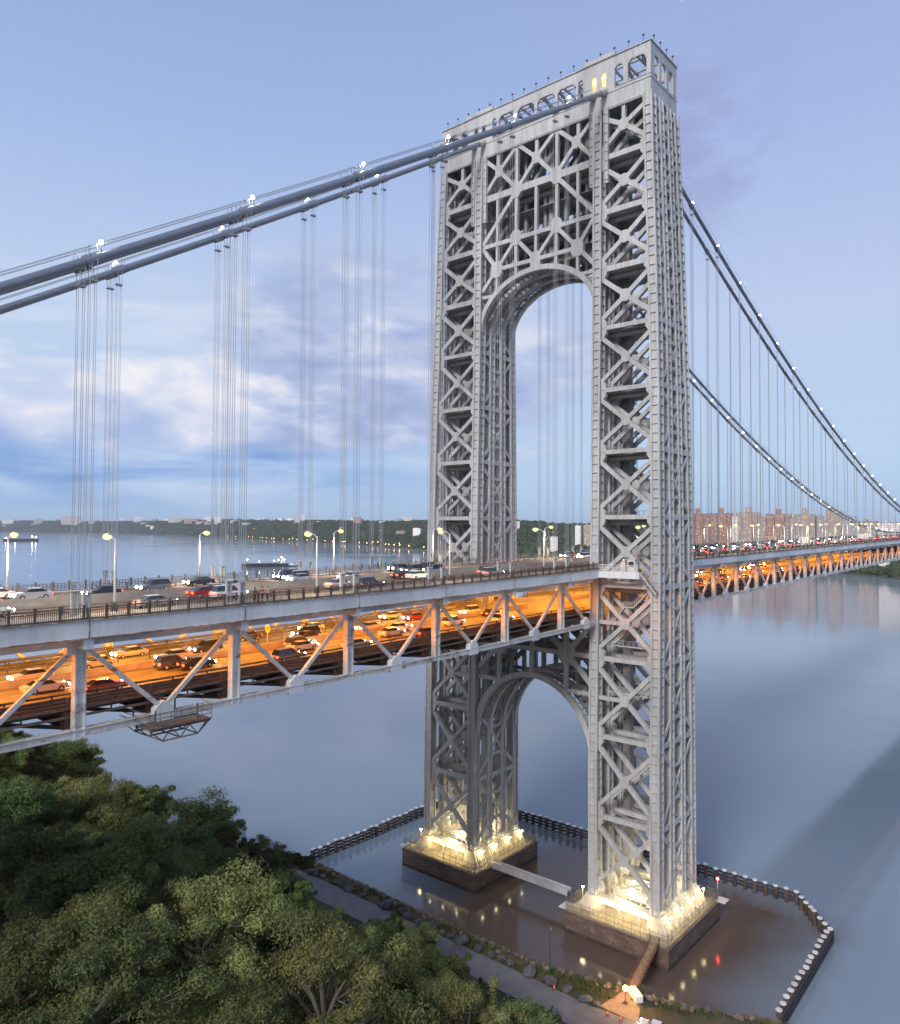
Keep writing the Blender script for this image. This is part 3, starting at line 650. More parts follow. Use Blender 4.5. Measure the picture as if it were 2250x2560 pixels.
# ------------------------------------------------------------------ main cables, lights on them, suspenders
CABY = [(-1, -1, 'outer'), (-1, 1, 'inner'), (1, -1, 'inner'), (1, 1, 'outer')]
def cable_y(s, i): return s*TRY+i*1.37
band0 = MB(); band0.cyl((-1.0, 0, 0), (1.0, 0, 0), .56, 14)
for j in range(6): band0.box((-.85+.34*j, 0, -.58), (.16, .3, .16)); band0.box((-.85+.34*j, 0, .56), (.14, .3, .12))
BAND = band0.mesh('cable_band', CABLE)
for ci, (s, i, nm) in enumerate(CABY):
    y = cable_y(s, i); sidew = 'near south' if s < 0 else 'far north'
    E_ = empty('main_cable', (0, 0, 0), label='thick grey suspension cable, the %s one of the %s pair over the tower' % ('outer' if (s*i > 0) else 'inner', sidew), cat='suspension cable', group='main suspension cables')
    pts = [(x, y, Zcab(x)) for x in [-190+12*k for k in range(15)]+[-9]]
    pts += [(-6, y, Zcab(-6)), (-2, y, 178.2), (0, y, 178.7), (2, y, 178.6), (6, y, Zcab(6))]
    pts += [(x, y, Zcab(x)) for x in [12+14*k for k in range(44)]]
    b = MB(); b.tube(pts, .47, 14); b.build('cable_strand', CABLE, E_, True)
    b = MB()
    for o in (-.45, .45):
        b.tube([(x, y+o, z+1.45) for x, _, z in pts if x < -8], .03, 5); b.tube([(x, y+o, z+1.45) for x, _, z in pts if x > 8], .03, 5)
    for x in SIDE_P+MAIN_P[:24]:
        for dx in (-.6, .6):
            for o in (-.45, .45): b.beam((x+dx, y+o, Zcab(x+dx)), (x+dx, y+o, Zcab(x+dx)+1.55), .05, .05)
    b.build('hand_rope', ROPE, E_)
    for x in SIDE_P+MAIN_P[:26]:
        o = bpy.data.objects.new('cable_band', BAND); COL.objects.link(o); o.parent = E_; o.location = (x, y, Zcab(x))
        o.rotation_euler = (0, -math.atan((Zcab(x+.5)-Zcab(x-.5))), 0)
# lamps on the cables
l0 = MB(); l0.ball((0, 0, 0), .23, 8, 6); LB = l0.mesh('bulb', CABW, True)
l1 = MB(); l1.cyl((0, 0, -1.0), (0, 0, -.25), .06, 6); l1.box((0, 0, -.95), (.3, .5, .1)); LS = l1.mesh('cable_lamp', LAMPG)
for (s, i, nm) in CABY:
    if i != s and s > 0: pass
    for side, xs in (('shore', SIDE_P[:6]), ('river', MAIN_P[:28])):
        if i*s < 0: continue
        for k, x in enumerate(xs):
            o = bpy.data.objects.new('cable_lamp', LS); COL.objects.link(o); o.location = (x+.8, cable_y(s, i), Zcab(x+.8)+1.55)
            tag(o, 'small bright lamp, %s from the tower on the %s cable, %s span' % (ordn(k), 'near' if s < 0 else 'far', side), 'cable lamp', 'necklace lamps along the main cables')
            c = bpy.data.objects.new('bulb', LB); COL.objects.link(c); c.parent = o
# suspenders: ropes and, at the deck, a grey socket guard
def hanger(x, y, label, cache={}):
    H = empty('suspender_rope', (x, y, Zr(x)), label=label, cat='suspender', group='suspender ropes between cables and deck')
    top = Zcab(x)-Zr(x); far = x > 60
    if far:
        b = MB()
        for dx in (-.3, .3): b.beam((dx, 0, 1), (dx, 0, top-.4), .10, .10)
        b.build('rope', ROPE, H)
    else:
        for dx in (-.32, .32):
            for dy in (-.22, .22):
                b = MB(); b.tube([(dx, dy, 2.0), (dx, dy, top-2.2), (dx*.85, dy*1.7, top-1.5), (dx*.85, dy*2.4, top+.1)], .036, 5); b.build('rope', ROPE, H)
        b = MB(); b.box((0, 0, top-2.2), (.95, .7, .16)); b.build('spreader', ROPE, H)
    b = MB(); b.cyl((-.27, 0, -.3), (-.27, 0, 2.7), .2, 8); b.cyl((.27, 0, -.3), (.27, 0, 2.7), .2, 8); b.box((0, 0, 2.72), (.98, .55, .10)); b.build('socket_guard', SLEEVE, H)
for (s, i, nm) in CABY:
    y = cable_y(s, i); sw = ('outer' if s*i > 0 else 'inner')+' '+('near' if s < 0 else 'far')
    for k, x in enumerate(SIDE_P[:7]): hanger(x, y, 'steel suspender ropes on the %s cable, %s from the tower over the shore span' % (sw, ordn(k)))
    for k, x in enumerate(MAIN_P[:26]): hanger(x, y, 'steel suspender ropes on the %s cable, %s from the tower over the river span' % (sw, ordn(k)))

# ------------------------------------------------------------------ deck: roads, floor steel, edge girders, trusses, rails
b = MB(); b.strip(-13.9, 13.9, -.45, 0, XS_SIDE, Zr); b.strip(-13.9, 13.9, -.45, 0, XS_MAIN, Zr); b.strip(-13.9, 13.9, -.45, -.004, [-9.5, 9.5], Zr)
b.build('upper_roadway', ROADU, label='upper deck roadway of the bridge', kind='structure')
b = MB()
for xs in (XS_SIDE, XS_MAIN): b.strip(-12.6, 12.6, -.5, 0, xs, Zl)
b.strip(-12.6, 12.6, -.5, -.004, [-9.5, 9.5], Zl)
b.build('lower_roadway', ROADL, label='lower deck roadway of the bridge', kind='structure')
b = MB()
for yl in (-10.5, -7.1, -3.7, 3.7, 7.1, 10.5):
    for k in range(110):
        x = -148+k*5.5
        if -12 < x < 10: continue
        b.strip(yl-.07, yl+.07, .002, .006, [x, x+2.4], Zr); 
for yl in (-13.7, 13.7, -.75, .75):
    for xs in (XS_SIDE, XS_MAIN): b.strip(yl-.07, yl+.07, .002, .006, xs, Zr)
for yl in (-8.4, -4.6, 4.6, 8.4):
    for k in range(80): b.strip(yl-.07, yl+.07, .002, .006, [-148+k*5.5, -146+k*5.5], Zl)
b.build('road_markings', PAINTW, label='white lane lines painted on the bridge roadways', kind='structure')
for s, nm in ((-1, 'near'), (1, 'far')):
    b = MB()
    for xs in (XS_SIDE, XS_MAIN): b.strip(s*14.1, s*18.0, -.3, .22, xs, Zr)
    b.build('sidewalk', CONC, label='raised concrete footway along the %s edge of the upper deck' % nm, kind='structure')
SPANS = (('shore', XS_SIDE, SIDE_P, PS, -1), ('river', XS_MAIN, MAIN_P, PM, 1))
for sp, xs, pp, pit, dr in SPANS:
    # floor steel of both decks
    F = empty('deck_floor_steel', (0, 0, 0), label='dark floor beams and stringers under both decks of the %s span' % sp, cat='bridge floor')
    b = MB()
    for x in pp+[p+dr*pit/2 for p in pp]:
        b.box((x, 0, Zr(x)-1.9), (.5, 33, 1.5)); b.box((x, 0, Zr(x)-2.68), (.9, 33, .08))
    for k in range(9): b.strip(-13.2+3.3*k-.15, -13.2+3.3*k+.15, -1.2, -.46, xs, Zr)
    b.strip(-14.0, 14.0, -.62, -.46, xs, Zr)
    b.build('upper_floor_beams', DARKST, F)
    b = MB()
    for x in pp+[p+dr*pit/2 for p in pp]:
        b.box((x, 0, Zl(x)-1.4), (.45, 31.8, 1.7)); b.box((x, 0, Zl(x)-2.3), (.8, 31.8, .08))
        for s in (-1, 1): b.box((x, s*14.6, Zl(x)-1.3), (1.6, 1.0, 1.9))
    for k in range(8): b.strip(-12+3.43*k-.15, -12+3.43*k+.15, -1.1, -.5, xs, Zl)
    for x in pp:
        for q in range(2):
            x0 = x+dr*pit*(q*.5); x1 = x0+dr*pit*.5; b.beam((x0, -14, Zb(x0)+.5), (x1, 0, Zb(x1)+.5), .35, .35, (0, 0, 1)); b.beam((x0, 14, Zb(x0)+.5), (x1, 0, Zb(x1)+.5), .35, .35, (0, 0, 1))
    b.build('lower_floor_beams', DARKST, F)
    b = MB()     # ledger and pipes outside the lower road
    for s in (-1, 1):
        b.strip(s*13.2, s*13.5, -.35, .05, xs, Zl); b.strip(s*15.0, s*15.2, -1.0, -.75, xs, Zl)
        b.strip(s*14.0, s*14.25, -.2, .05, xs, Zl); b.strip(s*14.6, s*14.8, -.25, -.02, xs, Zl)
    b.build('service_pipes', mat('pipe_brown', (.10, .075, .06), .7, col2=(.19, .15, .13), scale=.9), F)
    for s, nm in ((-1, 'near'), (1, 'far')):
        T = empty('stiffening_truss', (0, 0, 0), label='white painted rust streaked truss between the two decks, %s side of the %s span' % (nm, sp), cat='bridge truss')
        yt = s*TRY
        b = MB(); b.strip(s*18.05, s*18.35, -1.72, 0, xs, Zt); b.build('edge_girder', DECKP, T)
        b = MB(); b.strip(s*17.9, s*18.62, -1.80, -1.70, xs, Zt); b.strip(s*17.95, s*18.5, .0, .07, xs, Zt)
        for x in pp: b.box((x, s*18.37, Zt(x)-.86), (.12, .04, 1.7))
        b.build('girder_flange', RUST if False else mat('flange', (.42, .38, .36), .7, col2=(.19, .085, .045), scale=1.2, lo=.42, hi=.58), T)
        b = MB(); b.strip(yt-.35, yt+.35, -2.75, -1.95, xs, Zt); b.build('top_chord', DECKP, T)
        b = MB(); b.strip(yt-.38, yt+.38, 0, .72, xs, Zb); b.strip(yt-.52, yt+.52, .72, .78, xs, Zb); b.build('bottom_chord', CHORDP, T)
        x_lim = 420
        for x in pp:
            if x > x_lim: continue
            b = MB(); zt, zb_ = Zt(x)-1.95, Zb(x)+.06
            b.box((x-.48, yt, (zt+zb_)/2), (.16, .92, zt-zb_)); b.box((x+.48, yt, (zt+zb_)/2), (.16, .92, zt-zb_)); b.box((x, yt, (zt+zb_)/2), (.86, .5, zt-zb_-.1))
            b.build('vertical', CHORDP, T)
            b = MB(); b.box((x, s*17.15, Zt(x)-2.35), (1.0, 2.4, 1.1)); b.box((x-.9*dr*-1, yt, Zt(x)-2.9), (1.0, .8, 1.3)); b.build('bracket', DECKP, T)
            xm = x-dr*pit/2*1.0
            for xg, first in ((x-pit/2, True), (x+pit/2, False)):
                b = MB(); b.beam((x+(.3 if not first else -.3), yt, Zt(x)-2.7), (xg, yt, Zb(xg)+1.2), .44, .46, (0, 1, 0)); b.build('diagonal', CHORDP, T)
        gs = [p+dr*pit/2 for p in pp]+[pp[0]-dr*pit/2]
        for x in gs:
            if x > x_lim: continue
            b = MB(); z = Zb(x); sc = 1.0
            b.prism([(x-1.1, yt-.46, z-.25), (x+1.1, yt-.46, z-.25), (x+1.1, yt-.46, z+1.3), (x+.25, yt-.46, z+2.05), (x-.25, yt-.46, z+2.05), (x-1.1, yt-.46, z+1.3)], (0, .92, 0)); b.build('gusset', DECKP, T)
        # outer rail of the footway
        Rl = empty('footway_railing', (0, 0, 0), label='brown iron railing with close bars along the %s footway of the %s span' % (nm, sp), cat='railing')
        yr = s*18.1; a0, a1 = (xs[0], xs[-1]); n = int((a1-a0)/2.3) if sp == 'shore' else int((min(a1, 420)-a0)/4.6)
        st = 2.3 if sp == 'shore' else 4.6; pm = None
        for k in range(n+1):
            x = a0+k*st
            if sp == 'shore' or True:
                if pm is None:
                    q = MB(); q.box((0, 0, .68), (.2, .22, 1.36)); q.box((0, 0, 1.42), (.28, .28, .14)); pm = q.mesh('post', RAILB if s < 0 else RAILG)
                o = bpy.data.objects.new('post', pm); COL.objects.link(o); o.parent = Rl; o.location = (x, yr, Zt(x)+.07)
        b = MB(); b.strip(yr-.06, yr+.06, 1.18, 1.26, xs, Zt); b.strip(yr-.05, yr+.05, .16, .22, xs, Zt); b.strip(yr-.04, yr+.04, .95, .99, xs, Zt)
        stp = .19 if (sp == 'shore' and s < 0) else .5
        x = a0
        while x < min(a1, 330):
            b.box((x, yr, Zt(x)+.68), (.05 if stp < .3 else .1, .05, 1.0)); x += stp
        b.build('bars', RAILB if s < 0 else RAILG, Rl)
        # inner rail between footway and road
        Ri = empty('kerb_railing', (0, 0, 0), label='low steel traffic rail between footway and road, %s side of the %s span' % (nm, sp), cat='railing')
        b = MB(); yk = s*14.05
        for z in (.45, .8, 1.05): b.strip(yk-.05, yk+.05, z, z+.1, xs, Zr)
        x = a0
        while x < min(a1, 330): b.box((x, yk, Zr(x)+.6), (.16, .16, 1.2)); x += 2.6
        b.build('rails', RAILG, Ri)
        # dark barrier outside the lower road
        Rj = empty('lower_barrier', (0, 0, 0), label='dark steel barrier outside the lower road, %s side of the %s span' % (nm, sp), cat='barrier')
        b = MB(); yk = s*12.9
        b.strip(yk-.1, yk+.1, .0, .7, xs, Zl); b.strip(yk-.08, yk+.08, .95, 1.15, xs, Zl)
        for z in (-.15, .25, .6, .95): b.strip(s*14.4-.05, s*14.4+.05, z, z+.1, xs, Zl)
        x = a0
        while x < min(a1, 330): b.box((x, yk, Zl(x)+.55), (.14, .24, 1.25)); b.box((x+1, s*14.45, Zl(x)+.1), (.14, .14, 1.9)); x += 4.5
        b.build('barrier_panel', DARKST, Rj)
    # medians
    for zf, nm, h in ((Zr, 'upper', .95), (Zl, 'lower', .9)):
        b = MB(); b.strip(-.32, .32, 0, .25, xs, zf); b.strip(-.17, .17, .25, h, xs, zf); b.build('median_barrier', CONC, label='concrete barrier dividing the %s road on the %s span' % (nm, sp), cat='barrier')
# railing and yellow steel inside the lower deck, catching the lamps
b = MB()
for xs in (XS_SIDE, XS_MAIN):
    for z in (.5, .9, 1.3): b.strip(6.4-.05, 6.4+.05, z, z+.09, xs, Zl)
for k in range(70):
    x = -148+4.57*k
    if abs(x) > 10: b.box((6.4, x, 0), (.01, .01, .01)) if False else b.box((x, 6.4, Zl(x)+.7), (.14, .14, 1.4))
b.build('lane_railing', RAILG, label='low steel railing dividing the lanes of the lower road', cat='railing')
# sodium lamps under the upper deck: these colour the lower road
sl0 = MB(); sl0.box((0, 0, .1), (.9, .5, .16)); sl0.box((0, 0, .4), (.1, .1, .5)); SL0 = sl0.mesh('deck_lamp', LAMPG)
sl1 = MB(); sl1.box((0, 0, 0), (.8, .42, .06)); SL1 = sl1.mesh('lens', SODIUM)
for sp, xs, pp, pit, dr in SPANS:
    for k in range(0, 8 if dr < 0 else 19):
        x = pp[0]-dr*pit*.75+dr*k*pit
        for y in (-6.5, 6.5):
            o = bpy.data.objects.new('deck_lamp', SL0); COL.objects.link(o); o.location = (x, y, Zr(x)-2.0)
            tag(o, 'orange lamp under the upper deck, %s from the tower, %s row, %s span' % (ordn(k), 'near' if y < 0 else 'far', sp), 'deck lamp', 'sodium lamps over the lower road')
            c = bpy.data.objects.new('lens', SL1); COL.objects.link(c); c.parent = o
            plight('sodium' if y > 0 else 'amber', (0, 0, -.35), 8500 if y > 0 else 6600, (1, .42, .05) if y > 0 else (1, .25, .016), .35, o)
# street lamps of the upper deck
def lamp_proto():
    Lp = empty('street_lamp', (0, 0, 0), cat='street lamp', group='street lamps along the upper deck')
    b = MB(); b.box((0, 0, .5), (.5, .5, 1.0)); b.build('base', RAILG, Lp)
    b = MB(); b.tube([(0, 0, .9), (0, 0, 4), (0, 0, 8.0)], .1, 10, [.15, .12, .09]); b.build('pole', WHITE, Lp, True)
    b = MB(); b.tube([(0, 0, 7.7), (0, .5, 8.2), (0, 1.6, 8.5)], .06, 8); b.build('arm', WHITE, Lp, True)
    b = MB(); b.box((0, 1.95, 8.5), (.36, .95, .16)); h = b.build('lamp_head', LAMPG, Lp)
    b = MB(); b.ball((0, 2.0, 8.28), .47, 10, 6, (1, 1.2, .75)); b.build('bulb', LEDW, h, True)
    return Lp
LPROT = None
for s, off in ((-1, 0.0), (1, -1.0)):
    for sp, xs in (('shore', [-23.8-28.1*k for k in range(5)]), ('river', [20+26.5*k for k in range(15)])):
        for k, x in enumerate(xs):
            if LPROT is None: o = LPROT = lamp_proto()
            else: o = copy_tree(LPROT)
            x += off; o.location = (x, s*13.95, Zr(x)); o.rotation_euler = (0, 0, 0 if s < 0 else math.pi)
            o['label'] = 'white lit lamp post, %s from the tower on the %s kerb, %s span' % (ordn(k), 'near' if s < 0 else 'far', sp)
            if k < 15: spot('street', (0, 2.0, 7.9), 3600, (1, .78, .42), (0, 0, -1), 150, o)

# ------------------------------------------------------------------ near shore: ground, road, rocks
SHX = [(-330, 40), (-100, 0), (-53, -15.5), (-40, -21.2), (-30, -23.3), (-18, -26), (0, -26.8), (50, -26), (75, -33), (120, -48), (200, -75), (430, -150)]
def shore_x(y): return interp(SHX, y)
def hash2(x, y): return (math.sin(x*.071+1.3)*math.cos(y*.053+.4)+.6*math.sin(x*.17+y*.11)+.35*math.sin(y*.31-x*.23))
def ground_z(x, y):
    w = shore_x(y)-x
    if w < 0: return -2.5
    z = interp([(0, -.6), (3.5, 2.3), (5, 2.55), (200, 2.55)], w)
    v = -43-max(0, y-52)*.22-x
    if v > 0: z += interp([(0, 0), (6, 1.2), (82, 27), (103, 36), (112, 54), (125, 58), (400, 60)], v)+hash2(x, y)*min(1.5, v*.06)+max(0, min(y, 160)-62)*.13*min(1, v/8)
    return z
def grid(name, xs, ys, zf, M, **k):
    b = MB(); nx = len(xs)
    b.v = [(x, y, zf(x, y)) for y in ys for x in xs]
    b.f = [(j*nx+i, j*nx+i+1, (j+1)*nx+i+1, (j+1)*nx+i) for j in range(len(ys)-1) for i in range(nx-1)]; b.mi = [0]*len(b.f)
    return b.build(name, M, None, True, **k)
SOIL = mat('bank_soil', (.045, .052, .022), .95, col2=(.11, .085, .05), scale=.12, bump=.6, bscale=1.5, lo=.42, hi=.60)
xs = [-400, -340, -290, -250, -220, -195]+[-180+4*i for i in range(30)]+[-60+1.5*i for i in range(52)]+[20, 30, 45]
ys = [-330, -280, -240, -200, -170, -145, -120]+[-100+2.5*i for i in range(76)]+[95, 102, 110, 120, 135, 150, 170, 200, 240, 300, 430]
grid('shore_ground', xs, ys, ground_z, SOIL, label='earth bank rising from the river shore', kind='structure')
ROADG = mat('path_asphalt', (.16, .16, .175), .85, col2=(.22, .21, .22), scale=.35, bump=.1)
b = MB(); prev = None; rp = []
for k in range(54):
    y = -160+5.2*k; xc = -37.6-max(0, y-45)*.22+max(0, -y-30)*.12
    rp.append((xc-3.3, y, xc+3.2))
for (a, y0, c), (d, y1, e) in zip(rp, rp[1:]): b.add([(a, y0, 2.62), (c, y0, 2.62), (e, y1, 2.62), (d, y1, 2.62)], [(0, 1, 2, 3)])
b.build('shore_road', ROADG, label='grey asphalt road along the shore', kind='structure')
b = MB(); b.add([(-33.5, -38.5, 2.63), (-26.5, -35.5, 2.6), (-25.0, -32.8, 2.6), (-33.5, -31.5, 2.63)], [(0, 1, 2, 3)])
b.build('gravel_apron', mat('apron', (.25, .19, .14), .95, col2=(.33, .26, .19), scale=.8, bump=.3), label='pale gravel path from road to gangway', kind='structure')
ROCK = mat('rock', (.06, .065, .08), .9, col2=(.14, .135, .14), scale=.9, bump=.7, bscale=3, rnd_obj=.35)
ROCKB = mat('rock_brown', (.13, .095, .075), .9, col2=(.26, .20, .16), scale=.7, bump=.7, bscale=3, rnd_obj=.3)
def rock_bm(b, c, r, seed):
    rr = random.Random(seed); n0 = len(b.v); b.ball((0, 0, 0), 1, 9, 6)
    ds = [Vector((rr.gauss(0, 1), rr.gauss(0, 1), rr.gauss(0, 1))).normalized() for _ in range(9)]; hs = [rr.uniform(.55, .85) for _ in ds]
    sc = (rr.uniform(.8, 1.35), rr.uniform(.7, 1.1), rr.uniform(.6, .95)); an = rr.uniform(0, 6.3); ca, sa = math.cos(an), math.sin(an)
    for i in range(n0, len(b.v)):
        v = Vector(b.v[i])
        for d, h in zip(ds, hs):
            q = v.dot(d)
            if q > h: v -= d*(q-h)
        v = Vector((v.x*sc[0], v.y*sc[1], v.z*sc[2]))*r
        b.v[i] = (c[0]+v.x*ca-v.y*sa, c[1]+v.x*sa+v.y*ca, c[2]+v.z)
bp = []
for k in range(4):
    b = MB(); rock_bm(b, (0, 0, .45), 1.0, 50+k); bp.append(b.mesh('boulder', ROCK))
bn = 0
for k in range(34):
    y = -43+2.9*k+rnd.uniform(-1.1, 1.1)
    if abs(y+35) < 3.2: continue
    xc = -33.6-max(0, y-45)*.22+max(0, -y-30)*.12
    o = bpy.data.objects.new('boulder', bp[k % 4]); COL.objects.link(o); o.location = (xc+rnd.uniform(-.3, .3), y, 2.5); sc = rnd.choice((.55, .8, 1.0, 1.3))*rnd.uniform(.9, 1.1); o.scale = (sc, sc, sc*rnd.uniform(.85, 1.15)); o.rotation_euler = (0, 0, rnd.uniform(0, 6))
    tag(o, 'grey boulder on the road edge, %s in the row from the downstream end' % ordn(bn), 'boulder', 'boulders lining the shore road'); bn += 1
b = MB()
for k in range(1500):
    y = rnd.uniform(-70, 110); w = rnd.triangular(-.6, 5.5, 1.5); x = shore_x(y)-w; r = rnd.choice((.25, .35, .45, .6, .8))
    rock_bm(b, (x, y, ground_z(x, y)+r*.15), r, k % 60+int(r*100))
b.build('shore_riprap', ROCKB, label='heap of broken brown rocks along the waterline', kind='stuff')
# grass and weeds on the bank
GRASS = mat('weeds', (.06, .085, .02), .9, col2=(.13, .14, .045), scale=.25)
b = MB()
for k in range(9000):
    y = rnd.uniform(-75, 60); w = rnd.uniform(3.2, 7.8); x = shore_x(y)-w
    if -34.5 > x or (abs(y+35) < 2.6 and x < -25): continue
    if hash2(x*6, y*5) < -.1: continue
    z = ground_z(x, y); h = rnd.uniform(.25, .9); a = rnd.uniform(0, 6.3); q = rnd.uniform(.06, .16); t = rnd.uniform(-.3, .3)
    b.add([(x-q*math.cos(a), y-q*math.sin(a), z), (x+q*math.cos(a), y+q*math.sin(a), z), (x+t, y+rnd.uniform(-.3, .3), z+h)], [(0, 1, 2)])
b.build('bank_weeds', GRASS, label='weeds and grass between road and rocks', kind='stuff')

# ------------------------------------------------------------------ trees
def leaf_mat(name, c1, c2, sat=.25):
    M = bpy.data.materials.new(name); M.use_nodes = True; nt = M.node_tree; b = nt.nodes['Principled BSDF']
    tc = N(nt, 'ShaderNodeTexCoord'); no = N(nt, 'ShaderNodeTexNoise', ins={'Scale': .45, 'Detail': 5.0, 'Roughness': .65}); L(nt, tc.outputs['Object'], no.inputs['Vector'])
    c = ramp(nt, no.outputs[0], [(.32, c1), (.68, c2)])
    oi = N(nt, 'ShaderNodeObjectInfo'); hs = N(nt, 'ShaderNodeHueSaturation')
    L(nt, mth(nt, 'MULTIPLY_ADD', mth(nt, 'FRACT', mth(nt, 'MULTIPLY', oi.outputs['Random'], 7.3)), .06, .468), hs.inputs['Hue']); L(nt, mth(nt, 'MULTIPLY_ADD', oi.outputs['Random'], 1.0, .56), hs.inputs['Value']); L(nt, c, hs.inputs['Color'])
    L(nt, hs.outputs[0], b.inputs['Base Color']); b.inputs['Roughness'].default_value = .6; b.inputs['Specular IOR Level'].default_value = .25
    tr = N(nt, 'ShaderNodeBsdfTranslucent'); L(nt, hs.outputs[0], tr.inputs[0]); mx = N(nt, 'ShaderNodeMixShader'); mx.inputs[0].default_value = .30
    L(nt, b.outputs[0], mx.inputs[1]); L(nt, tr.outputs[0], mx.inputs[2]); L(nt, mx.outputs[0], nt.nodes['Material Output'].inputs[0])
    return M
BARK = mat('bark', (.08, .065, .05), .95, col2=(.16, .135, .11), scale=1.5, stretch=(1, 1, .3))
def tree_proto(name, seed, lm, h, rad, nl, leaf, lobes, drop=0.0, conic=0.0):
    """unit-ish tree: tapered trunk and limbs, and a crown of leaf clusters with gaps"""
    rr = random.Random(seed); T = empty(name, (0, 0, -50))
    b = MB(); top = h*.62
    b.tube([(0, 0, -1.2), (.1, 0, h*.2), (rr.uniform(-.3, .3), rr.uniform(-.3, .3), h*.42), (rr.uniform(-.5, .5), rr.uniform(-.5, .5), top)], .3, 8, [.42, .34, .26, .12])
    lob = []; prim = max(6, lobes//4)
    for k in range(prim):
        a = k*2.4+rr.uniform(-.6, .6); u = (k+.5)/prim; z = h*(.34+.56*u)*rr.uniform(.93, 1.05); r = rad*(.30+.70*math.sin(math.pi*min(1, (.25+.72*(1-u) if conic else .20+.76*(1-u)))))*rr.uniform(.55, .9)
        if u > .86: r *= .35
        c = Vector((r*math.cos(a), r*math.sin(a), z-drop*r*.2)); s0 = Vector((0, 0, min(top, z*.70)))
        b.tube([tuple(s0), tuple(s0.lerp(c, .55)+Vector((0, 0, .3))), tuple(c)], .1, 5, [.15*rad/4, .10*rad/4, .04])
        sub = max(3, lobes//prim)
        for q in range(sub):
            e = c+Vector((rr.gauss(0, 1), rr.gauss(0, 1), rr.uniform(-.8, .9)))*rad*.20; e.z = min(e.z, h*.99)
            b.tube([tuple(s0.lerp(c, .6)), tuple(e)], .04, 4, [.06*rad/4, .02]); lob.append((e, rad*rr.choice((.12, .17, .22, .30))*rr.uniform(.9, 1.1)*(1-.25*u)))
    b.build('trunk', BARK, T, True)
    b = MB(); v = b.v; f = b.f
    for k in range(nl):
        ai = rr.randrange(len(lob)); c, lr = lob[ai]
        if rr.random() < .34:                       # sprays that fill in between neighbouring boughs
            c2, l2 = lob[min(len(lob)-1, ai+1)]; t_ = rr.random(); c = c.lerp(c2, t_)*rr.uniform(.93, 1.03) if (c2-c).length < rad*.8 else c; lr = (lr+l2)*.5*rr.uniform(.5, 1.3)
        d = Vector((rr.gauss(0, 1), rr.gauss(0, 1), rr.gauss(0, 1)+.25)).normalized(); q = lr*(rr.random()**.4)*rr.uniform(.75, 1.15)
        p = c+Vector((d.x*q*1.25, d.y*q*1.25, d.z*q*.74))
        n = (d+Vector((rr.uniform(-1, 1), rr.uniform(-1, 1), rr.uniform(-.4, 1)))*.62).normalized(); t = n.orthogonal(); t.rotate(Matrix.Rotation(rr.uniform(0, 6.3), 3, n)); s_ = n.cross(t)
        if drop: t = (t+Vector((0, 0, -drop))).normalized(); s_ = n.cross(t).normalized()
        L_ = leaf*rr.uniform(.5, 1.6); w_ = L_*rr.uniform(.32, .55); i = len(v)
        v += [tuple(p-t*L_*.5), tuple(p+s_*w_*.5+n*L_*.08), tuple(p+t*L_*.5), tuple(p-s_*w_*.5+n*L_*.08)]; f.append((i, i+1, i+2, i+3))
    b.mi = [0]*len(f); b.build('crown', lm, T)
    return T
LM = {'feathery pale green': leaf_mat('leaf_pale', (.115, .145, .052), (.235, .265, .10)),
      'broad deep green': leaf_mat('leaf_deep', (.058, .088, .030), (.13, .165, .058)),
      'dark olive': leaf_mat('leaf_olive', (.05, .066, .024), (.11, .125, .045)),
      'bright mid green': leaf_mat('leaf_mid', (.08, .125, .035), (.17, .225, .07)),
      'yellow tinged': leaf_mat('leaf_yellow', (.19, .18, .03), (.38, .31, .04))}
PROT = {'feathery pale green': (tree_proto('feathery_tree', 11, LM['feathery pale green'], 12, 5.6, 60000, .19, 84, .5), 12, 5.6, 'feathery_tree'),
        'broad deep green': (tree_proto('broadleaf_tree', 12, LM['broad deep green'], 12, 4.9, 46000, .22, 66), 12, 4.9, 'broadleaf_tree'),
        'dark olive': (tree_proto('dark_tree', 13, LM['dark olive'], 12, 4.2, 36000, .22, 58, 0, 1), 12, 4.2, 'dark_tree'),
        'bright mid green': (tree_proto('maple_tree', 14, LM['bright mid green'], 12, 3.9, 36000, .23, 58, 0, 1), 12, 3.7, 'maple_tree'),
        'yellow tinged': (tree_proto('shrub_tree', 15, LM['yellow tinged'], 7, 3.2, 16000, .19, 26), 7, 3.2, 'shrub_tree')}
SIL = [(-300, 1800), (0, 1815), (230, 1850), (312, 1862), (400, 1940), (462, 1930), (512, 2020), (560, 2075), (601, 2048), (680, 2085), (724, 2140), (760, 2205), (800, 2265), (880, 2335), (935, 2325), (960, 2252), (1000, 2230), (1040, 2255), (1070, 2320), (1100, 2370), (1150, 2425), (1200, 2455), (1300, 2500), (1400, 2555), (1500, 2610), (1600, 2700)]
def fit_height(x, y, want, rad_ratio):
    """tallest tree up to want that stays under the tree line seen along the shore"""
    z0 = ground_z(x, y); h = want
    while h > 3.0:
        ok = True
        for dx in (-1.0, -.5, 0, .5, 1.0):
            p = Vector((x, y, 0))+r0*dx*h*rad_ratio; u, v, d = proj((p.x, p.y, z0+h*(.98 if dx == 0 else .80 if abs(dx) < .7 else .60)))
            if v < interp(SIL, u): ok = False
        if ok: return h
        h -= .5
    return 0
used = {}; ntree = 0; rt = random.Random(21)
rows = []
x = -46.0
while x > -137: rows.append(x); x -= 8.2 if x > -80 else 9.6
kinds = list(PROT); tcount = {}
